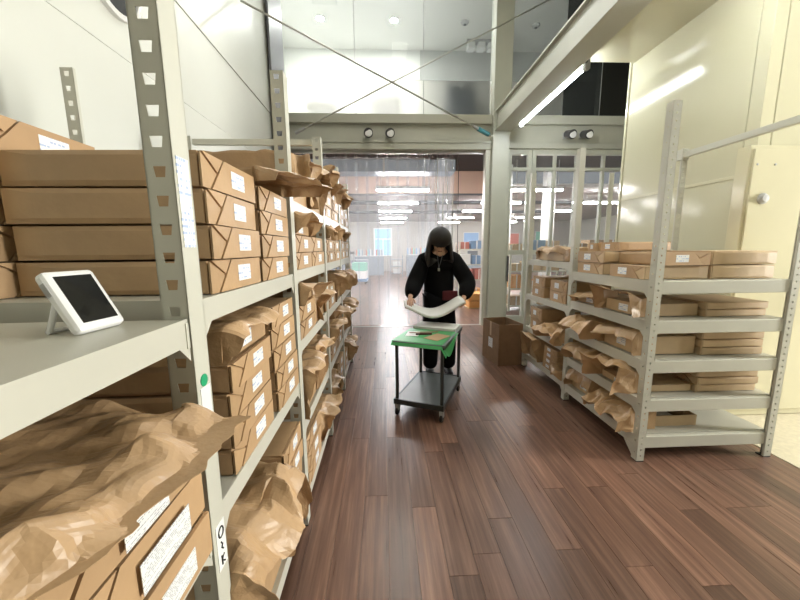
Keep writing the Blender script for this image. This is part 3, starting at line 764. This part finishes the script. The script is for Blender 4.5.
# ------------------------------------------------------------------ crumpled paper bags
def creaser(seed, amp):
    r = random.Random(seed); T = []
    for k_ in range(12):
        v = Vector((r.uniform(-1, 1), r.uniform(-1, 1), r.uniform(-1, 1))).normalized()
        f = r.choice([3.5, 5, 7, 9, 12, 16, 22]); T.append((v, f, r.random(), amp * r.uniform(.6, 1.2) * 5.5 / f, Vector((r.uniform(-.8, .8), r.uniform(-.6, .6), r.uniform(-1, 1)))))
    def fn(p):
        q = p + Vector((noise.noise(p * 5 + Vector((seed, 0, 0))), noise.noise(p * 5 + Vector((0, seed, 3))), 0)) * .02
        o = Vector((0, 0, 0))
        for v, f, ph, a, d in T:
            t = (q.dot(v) * f + ph) % 1.0
            o += d * (a * (abs(t - .5) * 2 - .5))
        return o
    return fn

def bag(rack, x, y, z, W, D, H, where, seed, over=.12, droop=.03, lift=0., flare=1.08, pinch=0., cut=.55, amp=.014, ream=True, rh=None, skew=0., label=None, rz=None, lab=True, jag=.03, material='kraft_bag', res=1., bagD=None):
    """opened kraft bag lying on the shelf, mouth towards the aisle; front of its paper at x"""
    t = empty('paper_bag', (x, y, z), (0 if rack == 'L' else math.pi) if rz is None else rz,
              label=label or 'crumpled open kraft bag, ' + where, cat='paper bag', group='open kraft bags on the %s rack' % ('left' if rack == 'L' else 'right'))
    r = random.Random(seed); cf = creaser(seed, amp)
    # cross-section path: up one side, over the top, down the other
    per = 2 * H + W; ns = max(24, int(per / .013 * res)); path = []
    for k_ in range(ns + 1):
        s = per * k_ / ns
        if s < H: path.append((-W / 2, s, (H - s) / H))
        elif s < H + W: path.append((-W / 2 + s - H, H, 0.))
        else: path.append((W / 2, H - (s - H - W), (s - H - W) / H))
    na = int(20 * res); nb = max(7, int(over / .011 * res)); jags = [r.uniform(-1, 1) for _ in range(9)]
    vs = []; cols = na + nb + 1
    for k_, (yy, zz, sd) in enumerate(path):
        q = k_ / ns * 8; i0 = min(int(q), 7); jg = jags[i0] + (jags[i0 + 1] - jags[i0]) * (q - i0)
        ov = over * (1 - cut * 1.6 * sd) + jag * jg + skew * yy / W
        for c in range(cols):
            if c <= na: px = -(bagD or D) * (1 - c / na); tt = 0
            else: tt = (c - na) / nb; px = ov * tt
            yk, zk = yy, zz
            if tt > 0:
                fl = 1 + (flare - 1) * tt
                if pinch: fl *= 1 - pinch * math.sin(min(tt * 1.5, 1) * math.pi * .5) * (1 if tt < .67 else 1 - (tt - .67) * 1.4)
                yk = yy * fl
                zk = zz + lift * tt * (1 - sd) - droop * tt * tt * (1 if sd < .5 else .4)
                if pinch: zk = H * .5 + (zk - H * .5) * (1 - pinch * .7 * math.sin(min(tt * 1.5, 1) * math.pi / 2))
            p = Vector((px, yk, zk)); edge = min(1, max(0, (px + D * .5) / (D * .5)))
            g = .25 + .75 * edge; o = cf(p + Vector((seed, 0, 0))) * g
            lim = .35 if tt == 0 else 1
            p = p + Vector((o.x * lim, o.y * lim, o.z * (1 if zz > .6 * H else lim)))
            if tt == 0 and zz >= H: p.z = max(p.z, (rh or H * .93) + .004)
            if tt == 0 and sd > 0: p.y = math.copysign(max(abs(p.y), W / 2 - .006), yy)
            p.z = max(p.z, .004)
            if tt == 0: p.z = min(p.z, H + .02)
            vs.append(p)
    fs = [(k_ * cols + c, k_ * cols + c + 1, (k_ + 1) * cols + c + 1, (k_ + 1) * cols + c) for k_ in range(ns) for c in range(cols - 1)]
    o = MB().add(vs, fs).build('bag', M[material], t)
    sl = o.modifiers.new('thick', 'SOLIDIFY'); sl.thickness = .0012; sl.offset = 0
    if ream:
        hh = rh or H * .9
        B('paper_ream', M['kraft'] if rack == 'L' else M['kraft_pale'], t, -D + .01, -.002, -W / 2 + .018, W / 2 - .018, .003, hh, bevel=.004)
        if lab:
            lw = min(.09, W * .3); yq = -.02 * (1 if rack == 'L' else -1); z0 = max(hh * .5, hh - .075)
            MB().box(-.0015, -.0005, yq - lw / 2, yq + lw / 2, z0 - min(.026, hh * .28), z0 + min(.026, hh * .28)).build('paper_label', M['label'], t)
    return t

# --- left rack, front bay (tablet bay)
z = stack('L', -.395, .49, .756, 3, .36, .097, "lower shelf, left rack's front bay, under big bag", D=.44, lab=False)
for i, (yy, zz, w_, h_, s_) in enumerate(((.50, .99, .10, .055, 'upper'), (.535, .893, .13, .055, 'middle'), (.555, .796, .10, .05, 'lower'))):
    o = MB().box(0, .0012, -w_ / 2, w_ / 2, -h_ / 2, h_ / 2).build('address_form', M['label_big'], None, loc=(-.3828, yy, zz))
    tag(o, label='white printed form stuck on the %s parcel under the big bag' % s_, cat='label', group='printed forms')
bag('L', -.40, .455, 1.049, .46, .60, .045, '', 41, over=.085, droop=.085, flare=1.03, cut=.3, amp=.034, ream=False, rh=.012, res=1.8,
    label='large crumpled kraft bag spread over parcels in the near left corner', jag=.03, skew=.05)
stack('L', -.90, .50, .756, 3, .36, .09, "back row, lower shelf, left rack's front bay", D=.37, lab=False)

# --- left rack, second bay
W2 = "left rack's second bay"
stack('L', -.43, 1.022, 1.289, 4, .325, .087, "near stack, top shelf, " + W2, D=.462)
stack('L', -.43, 1.366, 1.289, 4, .33, .082, "far stack, top shelf, " + W2)
stack('L', -.906, .995, 1.289, 5, .355, .087, "near back stack, top shelf, " + W2, D=.375)
stack('L', -.892, 1.365, 1.289, 4, .335, .087, "far back stack, top shelf, " + W2, D=.395, lab=False)
bag('L', -.435, 1.355, 1.620, .34, .43, .05, '', 7, over=.17, droop=.03, lift=.02, flare=1.10, cut=.1, amp=.02, ream=False, rh=.008, skew=.10,
    label="open kraft bag sticking out atop the far stack, left rack's second bay", jag=.035)
z = stack('L', -.42, 1.035, .779, 4, .325, .080, "near stack, middle shelf, " + W2)
bag('L', -.42, 1.03, z + .001, .345, .43, .095, '', 17, over=.045, droop=.02, flare=1.0, cut=.6, amp=.016, rh=.078, label="crumpled kraft bag topping the near stack under second bay's top shelf", jag=.02)
stack('L', -.42, 1.39, .779, 5, .30, .082, "far stack, middle shelf, " + W2)
stack('L', -.885, .985, .779, 4, .355, .087, "near back stack, middle shelf, " + W2, D=.395, lab=False)
stack('L', -.885, 1.365, .779, 4, .335, .087, "far back stack, middle shelf, " + W2, D=.395, lab=False)
bag('L', -.43, 1.02, .151, .42, .44, .43, '', 23, over=.12, droop=.09, flare=1.0, cut=.12, amp=.030, rh=.33, res=1.4, label="big open kraft bag on bottom shelf of left rack's second bay", jag=.05)
stack('L', -.42, 1.395, .151, 5, .28, .088, "far stack, bottom shelf, " + W2)

# --- left rack, third to fifth bays
def bayY(b): return LY[b] + .075, LY[b + 1] - .015
def fill_left(b, name, seed):
    y0, y1 = bayY(b); mid = (y0 + y1) / 2; q = (y1 - y0) / 4; r = random.Random(seed)
    wd = (y1 - y0) / 2 - .012
    ya, yb = y0 + q, y1 - q
    lv = LEV[b]; sn = ['top', 'second', 'third', 'fourth', 'bottom']
    gap = [.44, .28, .28, .36, .33]
    for i, zz in enumerate(lv):
        for j, yy in enumerate((ya, yb)):
            st_ = ('near', 'far')[j]
            where = "%s stack, %s shelf, left rack's %s bay" % (st_, sn[i], name)
            mode = LAY[b][i][j]
            zz1 = zz + .001
            if mode[0] == 'p':
                n = int(mode[1]); stack('L', -.425, yy, zz1, n, wd, min(.088, (gap[i] - .02) / max(n, 3)), where, D=.42)
            elif mode[0] == 'm':                          # parcels with an opened bag on top
                n = int(mode[1]); hh = .085
                zt = stack('L', -.425, yy, zz1, n, wd, hh, where, D=.42)
                H = min(.10, zz + gap[i] - zt - .02)
                bag('L', -.425, yy, zt + .001, wd, .42, H, where.replace('stack', 'stack top'), seed + i * 7 + j, over=.05 + .05 * r.random(), droop=.05 * r.random(), lift=.02 * r.random(), flare=1.08,
                    pinch=r.choice([0, 0, .35]), cut=.5, amp=.02, rh=H * .6)
            elif mode[0] == 'b':
                H = min(float(mode[1:]) / 100, gap[i] - .03)
                bag('L', -.425, yy, zz1, wd, .42, H, where, seed + i * 7 + j + 3, over=.06 + .05 * r.random(), droop=.05 * r.random(), lift=.03 * r.random(), flare=1.05, pinch=r.choice([0, .3, .45]), cut=.45, amp=.024, rh=H * .75)
LAY = {2: [('b22', 'b24'), ('m2', 'p2'), ('m2', 'b20'), ('b25', 'm2'), ('p3', 'b22')],
       3: [('m3', 'm2'), ('m2', 'm2'), ('p2', 'b24'), ('m2', 'm3'), ('b22', 'p3')],
       4: [('m2', 'm3'), ('m2', 'p2'), ('m1', 'b20'), ('b26', 'm2'), ('p2', 'b20')]}
fill_left(2, 'third', 101); fill_left(3, 'fourth', 207); fill_left(4, 'last', 311)

# tablet display on the front bay shelf
tb = empty('tablet_display', (-.536, .632, 1.2565), R(-6), label='small white tablet display on a stand, on the front left shelf', cat='tablet')
tb.scale = (.93, .93, .93)
ti = R(29)
def tilt(o): o.rotation_euler = (0, -ti, 0); return o
tp = MB().box(-.024, 0, -.049, .049, 0, .128).build('casing', M['white'], tb, bevel=.009)
tp.rotation_euler = (0, -ti, 0); tp.location = (.028, 0, .008)
MB().box(0, .0012, -.036, .036, .016, .114).build('screen', M['screen'], tp)
for k_ in range(5): MB().box(-.018, -.007, -.0502, -.0490, .080 + k_ * .005, .0872 + k_ * .005).build('vent_slot', M['vent'], tp)
MB().tube([(-.024, -.036, .072), (-.050, -.036, .004)], .005, 8).build('stand', M['white'], tb)
MB().tube([(-.024, .036, .072), (-.050, .036, .004)], .005, 8).build('stand', M['white'], tb)
MB().tube([(-.050, -.04, .0045), (-.050, .04, .0045)], .0045, 8).build('stand_foot', M['white'], tb)

# --- right rack, near bay
N1 = "right rack's near bay"
rx = RX + .028
def RS(y, z, n, W, H, where, x=rx, **k): return stack('R', x, y, z, n, W, H, where, **k)
z1 = RLEV[0][0] + .001
RS(2.245, z1, 1, .34, .088, "near front corner, top shelf, " + N1, D=.42, pale=True)
RS(2.66, z1, 2, .34, .088, "far front, top shelf, " + N1, D=.42, pale=True)
RS(2.245, z1, 2, .36, .090, "near back, top shelf, " + N1, x=2.095, D=.43, pale=True, lab=False)
RS(2.66, z1, 2, .34, .088, "far back, top shelf, " + N1, x=2.095, D=.43, pale=True, lab=False)
parcel(1.905, 2.062, z1 + .089, .32, .40, .086, R(-90), 'kraft parcel turned label outwards to the rack end, top shelf near bay', 'parcels on the right rack', 'high', False)
RS(2.575, z1 + .177, 1, .22, .07, "third layer, top shelf, " + N1, x=1.75, D=.40)
RS(2.775, z1 + .177, 1, .13, .066, "narrow, third layer, far end, top shelf, " + N1, x=1.75, D=.40)
z2 = RLEV[0][1] + .001
bag('R', rx, 2.27, z2, .36, .42, .135, "near front, second shelf, " + N1, 61, bagD=.10, over=.10, droop=.0, lift=.035, flare=1.08, cut=.2, amp=.022, rh=.085)
bag('R', rx, 2.66, z2, .32, .42, .09, "far front, second shelf, " + N1, 62, over=.08, droop=.03, pinch=.3, cut=.4, amp=.018, rh=.06)
RS(2.245, z2, 2, .36, .05, "near back, second shelf, " + N1, x=2.095, D=.42, pale=True, lab=False)
z3 = RLEV[0][2] + .001
bag('R', rx, 2.26, z3, .36, .42, .155, "near front, third shelf, " + N1, 63, bagD=.10, over=.07, droop=.06, flare=1.0, cut=.3, amp=.020, rh=.125)
bag('R', rx, 2.67, z3, .32, .42, .13, "far front, third shelf, " + N1, 64, over=.14, droop=.07, flare=1.15, cut=.2, amp=.026, rh=.09)
RS(2.245, z3, 3, .36, .054, "near back, third shelf, " + N1, x=2.095, D=.42, pale=True, lab=False)
z4 = RLEV[0][3] + .001
bag('R', rx, 2.25, z4, .36, .42, .17, "near front, fourth shelf, " + N1, 65, bagD=.10, over=.15, droop=.02, lift=.03, flare=1.12, cut=.05, amp=.026, rh=.05, jag=.05)
bag('R', rx, 2.68, z4, .32, .42, .15, "far front, fourth shelf, " + N1, 66, over=.10, droop=.05, flare=1.05, cut=.4, amp=.022, rh=.12)
RS(2.245, z4, 3, .36, .052, "near back, fourth shelf, " + N1, x=2.095, D=.42, pale=True, lab=False)
z5 = RLEV[0][4] + .001
bag('R', rx + .06, 2.24, z5, .37, .10, .13, "near front, bottom shelf, " + N1, 67, over=.16, droop=.07, flare=1.1, cut=.05, amp=.032, rh=.04, jag=.05)
bag('R', rx + .01, 2.67, z5, .33, .42, .17, "far front, bottom shelf, " + N1, 68, over=.05, droop=.08, flare=1.0, cut=.1, amp=.024, rh=.12)
tr_ = empty('open_tray_box', (1.985, 2.10, z5), label='shallow open carton tray at near end of the right rack bottom shelf', cat='tray')
B('base', M['kraft_pale'], tr_, -.16, .16, 0, .30, 0, .008)
B('front', M['kraft_pale'], tr_, -.16, .16, -.006, 0, 0, .075); B('back', M['kraft_pale'], tr_, -.16, .16, .30, .306, 0, .13)
B('side', M['kraft_pale'], tr_, .155, .16, 0, .30, .008, .075); B('side', M['kraft_pale'], tr_, -.16, -.155, 0, .30, .008, .075)
B('divider', M['carton'], tr_, .07, .076, .01, .29, .008, .13)
B('loose_paper', M['paper'], tr_, -.14, .05, .03, .24, .009, .04)

# --- right rack, far bay
N2 = "right rack's far bay"
zz = RLEV[1]
bag('R', rx, 3.32, zz[0] + .001, .66, .35, .13, '', 71, over=.03, droop=.05, flare=.9, pinch=.25, cut=.1, amp=.022, rh=.09, lab=False, label="long rolled kraft bag on top shelf of right rack's far bay")
RS(3.14, zz[1] + .001, 2, .30, .105, "near stack, second shelf, " + N2, D=.42)
RS(3.54, zz[1] + .001, 2, .27, .11, "far stack, second shelf, " + N2, D=.42)
RS(3.56, zz[2] + .001, 2, .27, .125, "far stack, third shelf, " + N2, D=.42)
bag('R', rx, 3.10, zz[2] + .001, .34, .42, .14, "near side, third shelf, " + N2, 72, over=.16, droop=.05, flare=1.1, cut=.2, amp=.03, rh=.09)
bag('R', rx, 3.58, zz[3] + .001, .28, .42, .26, "far side, bottom shelf, " + N2, 73, over=.10, droop=.0, flare=1.12, cut=.2, amp=.024, rh=.17)
RS(3.21, zz[3] + .001, 4, .26, .058, "near stack, bottom shelf, " + N2, D=.42)
bag('R', rx - .0, 3.005, zz[3] + .001, .13, .36, .10, "narrow one by post, bottom shelf, " + N2, 74, over=.08, droop=.03, cut=.2, amp=.02, rh=.07, lab=False)

# cardboard box on the floor at the far end of the right rack
bx = empty('cardboard_box', (1.455, 4.04, .001), R(8), label='open brown cardboard box on the floor beside the far rack post', cat='box')
w_, d_, h_ = .155, .22, .50
B('base', M['carton'], bx, -w_, w_, -d_, d_, 0, .008)
for s in (-1, 1):
    B('panel', M['carton'], bx, *sorted((s * w_, s * (w_ - .006))), -d_, d_, .008, h_)
    B('panel', M['carton'], bx, -w_ + .006, w_ - .006, *sorted((s * d_, s * (d_ - .006))), .008, h_)
B('shipping_label', M['label_big'], bx, -w_ - .0015, -w_, -.06, .05, .18, .30)
B('tape', M['kraft_pale'], bx, -w_ - .001, -w_, -.02, .02, .33, h_)

# ------------------------------------------------------------------ push cart
ct = empty('push_cart', (.402, 2.925, .0005), R(-24), label='two-deck grey push cart with a green mat on its top', cat='cart')
cw, cl = .215, .355
B('lower_deck', M['cart_deck'], ct, -cw, cw, -cl, cl, .125, .145, bevel=.01)
MB().box(-cw, cw, -cl, -cl + .012, .105, .15).box(-cw, cw, cl - .012, cl, .105, .15).box(-cw, -cw + .012, -cl, cl, .105, .15).box(cw - .012, cw, -cl, cl, .105, .15).build('deck_rim', M['cart_frame'], ct)
B('upper_deck', M['cart_deck'], ct, -cw - .005, cw + .005, -cl, cl, .632, .650, bevel=.006)
MB().box(-cw, cw, -cl, -cl + .012, .612, .632).box(-cw, cw, cl - .012, cl, .612, .632).box(-cw, -cw + .012, -cl + .012, cl - .012, .612, .632).box(cw - .012, cw, -cl + .012, cl - .012, .612, .632).build('deck_rim', M['cart_frame'], ct)
for x in (-cw + .022, cw - .022):
    for y in (-cl + .03, cl - .03):
        MB().tube([(x, y, .145), (x, y, .632)], .0145, 12).build('post', M['cart_frame'], ct)
        c = B('caster_fork', M['vent'], ct, x - .018, x + .018, y - .02, y + .02, .045, .112, bevel=.004)
        MB().lathe([(.028, -.013), (.036, -.008), (.036, .008), (.028, .013)], (x, y, .036), 'x', 18).build('wheel', M['black'], c)
# green mat draped on the front half of the deck
gm = MB(); nx_, ny_ = 12, 16; vs = []
for a in range(ny_ + 1):
    for b in range(nx_ + 1):
        u, v = b / nx_, a / ny_; x = -cw - .012 + u * (2 * cw + .03); y = -cl - .018 + v * .47; zz_ = .6522
        if y < -cl: zz_ -= (-cl - y) * 1.8
        if x > cw: zz_ -= (x - cw) * 3.0 * (1.2 + math.sin(v * 5))
        vs.append((x, y + .012 * math.sin(u * 7) * (v > .95), zz_))
gm.add(vs, [(a * (nx_ + 1) + b, a * (nx_ + 1) + b + 1, (a + 1) * (nx_ + 1) + b + 1, (a + 1) * (nx_ + 1) + b) for a in range(ny_) for b in range(nx_)])
o = gm.build('cutting_mat', M['green'], None, loc=(.402, 2.925, .0005), rz=R(-24), label='green cutting mat draped over the front of the push cart', cat='mat')
sl = o.modifiers.new('t', 'SOLIDIFY'); sl.thickness = .002; sl.offset = 1
def on_cart(name, bm, m_, lx, ly, lz, rz, label, cat):
    ca, sa = math.cos(R(-24)), math.sin(R(-24))
    return bm.build(name, m_, None, loc=(.402 + lx * ca - ly * sa, 2.925 + lx * sa + ly * ca, lz), rz=R(-24) + rz, label=label, cat=cat)
on_cart('document', MB().box(-.07, .07, -.10, .10, 0, .0025), M['kraft'], .10, -.14, .6558, R(-20), 'tan printed sheet lying on the green mat', 'paper')
on_cart('document', MB().box(-.055, .055, -.08, .08, 0, .002), M['paper'], -.13, -.10, .6558, R(12), 'white sheet on the left of the green mat', 'paper')
on_cart('ruler', MB().box(-.012, .012, -.13, .13, 0, .004), M['carton'], -.055, -.02, .6558, R(-62), 'brown ruler lying across the green mat', 'ruler')
on_cart('marker_pen', MB().tube([(-.07, 0, .008), (.07, 0, .008)], .008, 10), M['maroon'], -.03, -.10, .6558, R(25), 'dark marker pen on the green mat', 'pen')
on_cart('paper_pile', MB().box(-.20, .20, -.115, .115, 0, .022), M['paper'], 0.0, .228, .6515, 0, 'flat pile of white paper at the far end of the cart', 'paper')

# ------------------------------------------------------------------ person
def skin(name, verts, edges, radii, root, m_, parent, sub=2):
    me = bpy.data.meshes.new(name); me.from_pydata(verts, edges, []); me.materials.append(m_)
    o = link(name, me, parent); md = o.modifiers.new('skin', 'SKIN'); md.use_smooth_shade = True
    for i, r_ in enumerate(radii):
        sv = me.skin_vertices[0].data[i]; sv.radius = r_ if isinstance(r_, tuple) else (r_, r_); sv.use_root = (i == root)
    s = o.modifiers.new('sub', 'SUBSURF'); s.levels = sub; s.render_levels = sub
    return o
ps = empty('person', (0, 0, 0), label='person in black sweater and trousers, head bowed, lifting a sheet over cart', cat='person')
# joints (world metres)
pel = (.585, 3.60, .86); wst = (.58, 3.59, 1.02); cht = (.572, 3.545, 1.20); nb_ = (.566, 3.49, 1.335); nk = (.560, 3.445, 1.395); hd = (.556, 3.405, 1.455); ht = (.558, 3.42, 1.535)
shL, elL, wrL = (.415, 3.53, 1.27), (.305, 3.46, 1.03), (.245, 3.245, .925)
shR, elR, wrR = (.735, 3.53, 1.27), (.875, 3.46, 1.03), (.765, 3.235, .905)
hpL, knL, anL = (.505, 3.60, .84), (.50, 3.585, .47), (.495, 3.62, .085)
hpR, knR, anR = (.665, 3.60, .84), (.69, 3.585, .47), (.70, 3.62, .085)
V = [pel, wst, cht, nb_, nk, hd, ht, shL, elL, wrL, shR, elR, wrR, hpL, knL, anL, hpR, knR, anR]
E_ = [(0, 1), (1, 2), (2, 3), (3, 4), (4, 5), (5, 6), (3, 7), (7, 8), (8, 9), (3, 10), (10, 11), (11, 12), (0, 13), (13, 14), (14, 15), (0, 16), (16, 17), (17, 18)]
Rd = [(.12, .09), (.11, .085), (.12, .085), (.085, .06), .045, (.072, .082), (.066, .076), .055, .038, .024, .055, .038, .024, .08, .052, .035, .08, .052, .035]
body_v = V[:]; body_e = E_[:]; body_r = Rd[:]
def add_hand(wi, wr, palm_dir, side_dir, sgn):
    """palm, four unequal bent fingers and a thumb rooted in the palm"""
    pd = Vector(palm_dir).normalized(); sd = Vector(side_dir).normalized(); dn = Vector((0, 0, -1))
    w_ = Vector(wr); p = w_ + pd * .055
    body_v.append(tuple(p)); body_r.append((.026, .014)); pi_ = len(body_v) - 1; body_e.append((wi, pi_))
    for j, ln in enumerate((.066, .076, .070, .056)):
        base = p + pd * .026 + sd * (j - 1.5) * .0165
        m1 = base + pd * ln * .45 + dn * .004; m2 = m1 + (pd * .55 + dn * .75).normalized() * ln * .32; m3 = m2 + (pd * .1 + dn).normalized() * ln * .25
        i0 = len(body_v)
        for q, r_ in ((base, .0088), (m1, .0084), (m2, .0078), (m3, .0066)): body_v.append(tuple(q)); body_r.append(r_)
        body_e.extend([(pi_, i0), (i0, i0 + 1), (i0 + 1, i0 + 2), (i0 + 2, i0 + 3)])
    tb_ = w_ + pd * .030 + sd * -.026 * sgn; t1 = tb_ + (pd * .6 - sd * sgn * .6 + dn * .3).normalized() * .032; t2 = t1 + (pd * .8 + dn * .5).normalized() * .028
    i0 = len(body_v)
    for q, r_ in ((tb_, .0105), (t1, .0095), (t2, .008)): body_v.append(tuple(q)); body_r.append(r_)
    body_e.extend([(pi_, i0), (i0, i0 + 1), (i0 + 1, i0 + 2)])
add_hand(9, wrL, (-.05, -.95, -.25), (1, 0, 0), -1)
add_hand(12, wrR, (-.35, -.9, -.2), (1, 0, 0), 1)
body = skin('body', body_v, body_e, body_r, 0, M['skin'], ps)
# face: nose, eyes, mouth, ears on the bowed head
hc = Vector((.556, 3.405, 1.475)); fw = Vector((0, -.70, -.71)).normalized(); upv = Vector((0, -.71, .70)).normalized(); sdv = Vector((1, 0, 0))
def blob(name, c, rx_, ry_, rz_, m_, parent=ps, n=14):
    bm = bmesh.new(); bmesh.ops.create_uvsphere(bm, u_segments=n, v_segments=n // 2 + 2, radius=1)
    for v in bm.verts:
        p = v.co; v.co = Vector(c) + sdv * p.x * rx_ + fw * p.y * ry_ + upv * p.z * rz_
    for f in bm.faces: f.smooth = True
    me = bpy.data.meshes.new(name); bm.to_mesh(me); bm.free(); me.materials.append(m_); return link(name, me, parent)
face = blob('face', hc + fw * .028 - upv * .012, .066, .070, .098, M['skin'])
blob('nose', hc + fw * .098 - upv * .025, .013, .018, .022, M['skin'], face)
blob('mouth', hc + fw * .090 - upv * .062, .022, .007, .006, M['maroon'], face)
for s in (-1, 1):
    blob('eye', hc + fw * .090 - upv * .002 + sdv * s * .028, .012, .007, .006, M['ink'], face)
    blob('ear', hc + sdv * s * .070 - upv * .015, .010, .018, .028, M['skin'], face)
# hair: crown follows the bowed head, the lengths fall straight down beside the face
bm = bmesh.new(); bmesh.ops.create_uvsphere(bm, u_segments=40, v_segments=24, radius=1)
dele = []
for v in bm.verts:
    p = v.co.copy(); h_ = math.hypot(p.x, p.y) or 1; ux, uy = p.x / h_, p.y / h_; az = math.atan2(p.x, p.y)
    wv = 1 + .035 * math.sin(az * 17) * min(1, max(0, .6 - p.z))
    if p.z >= 0: v.co = hc + sdv * p.x * .104 * wv + fw * (p.y * .106 * wv - .006) + upv * (p.z * .118 + .012)
    else:
        if uy > .62: dele.append(v); continue
        L_ = (.20 + .03 * math.sin(az * 5)) * -p.z
        v.co = hc + sdv * ux * (.104 + .030 * -p.z) * wv + fw * (uy * .106 * wv - .006) + upv * .012 + Vector((0, .02 * -p.z, -L_))
bmesh.ops.delete(bm, geom=dele, context='VERTS')
for f in bm.faces: f.smooth = True
me = bpy.data.meshes.new('hair'); bm.to_mesh(me); bm.free(); me.materials.append(M['hair'])
hr = link('hair', me, ps); sl = hr.modifiers.new('t', 'SOLIDIFY'); sl.thickness = .012; sl.offset = -1
# sweater: loose over torso and arms
def lerp(a, b, t): return tuple(a[i] + (b[i] - a[i]) * t for i in range(3))
cuL = lerp(elL, wrL, .93); cuR = lerp(elR, wrR, .93)
sv_ = [(.585, 3.60, .80), wst, cht, (.566, 3.50, 1.315), lerp(nb_, nk, .55), shL, elL, lerp(elL, wrL, .5), cuL, shR, elR, lerp(elR, wrR, .5), cuR, lerp(shL, elL, .5), lerp(shR, elR, .5)]
se_ = [(0, 1), (1, 2), (2, 3), (3, 4), (3, 5), (5, 13), (13, 6), (6, 7), (7, 8), (3, 9), (9, 14), (14, 10), (10, 11), (11, 12)]
sr_ = [(.175, .135), (.175, .135), (.18, .13), (.13, .10), (.066, .06), (.098, .09), .098, .085, .055, (.098, .09), .098, .085, .055, .096, .096]
skin('sweater', sv_, se_, sr_, 0, M['sweater'], ps)
tv = [(.585, 3.60, .86), hpL, knL, (.495, 3.62, .06), hpR, knR, (.70, 3.62, .06)]
skin('trousers', tv, [(0, 1), (1, 2), (2, 3), (0, 4), (4, 5), (5, 6)], [(.14, .115), .112, .095, .088, .112, .095, .088], 0, M['trouser'], ps)
for s, (ax, ay, az) in (('l', anL), ('r', anR)):
    sh_ = MB(); prof = [(-.035, .10), (-.045, .0), (-.035, -.13), (0, -.17), (.035, -.13), (.045, 0), (.035, .10)]
    sh_.prism(prof, .003, .065, lambda u, v, w_, ax=ax, ay=ay: (ax + u, ay + v, w_)); sh_.build('shoe', M['black'], ps, bevel=.02)
ly = MB(); ly.tube([(.535, 3.40, 1.33), (.540, 3.385, 1.26), (.548, 3.395, 1.20)], .003, 6); ly.tube([(.585, 3.40, 1.33), (.565, 3.385, 1.26), (.548, 3.395, 1.20)], .003, 6)
lo = ly.build('lanyard', M['duct'], ps); B('pendant', M['chrome'], lo, .538, .558, 3.385, 3.395, 1.17, 1.20)
B('pouch', M['maroon'], ps, .60, .76, 3.445, 3.475, .86, .96, bevel=.012)
# the sheet in her hands
vs = []; n1, n2 = 20, 8
for a in range(n1 + 1):
    for b in range(n2 + 1):
        u, v = a / n1, b / n2
        x = .19 + u * .56; sag = -.115 * math.sin(math.pi * min(1, u * 1.02)) ** 1.3 - .03 * (1 - u)
        y = 3.05 + v * .24 + .02 * u; zq = .905 + .005 * u + sag * (1 - .1 * v) + .02 * v
        vs.append((x, y, zq))
ph = MB().add(vs, [(a * (n2 + 1) + b, a * (n2 + 1) + b + 1, (a + 1) * (n2 + 1) + b + 1, (a + 1) * (n2 + 1) + b) for a in range(n1) for b in range(n2)], 0, True)
o = ph.build('paper_sheaf', M['paper'], None, label='sagging sheaf of white paper held between both hands', cat='paper')
sl = o.modifiers.new('t', 'SOLIDIFY'); sl.thickness = .022; sl.offset = -1
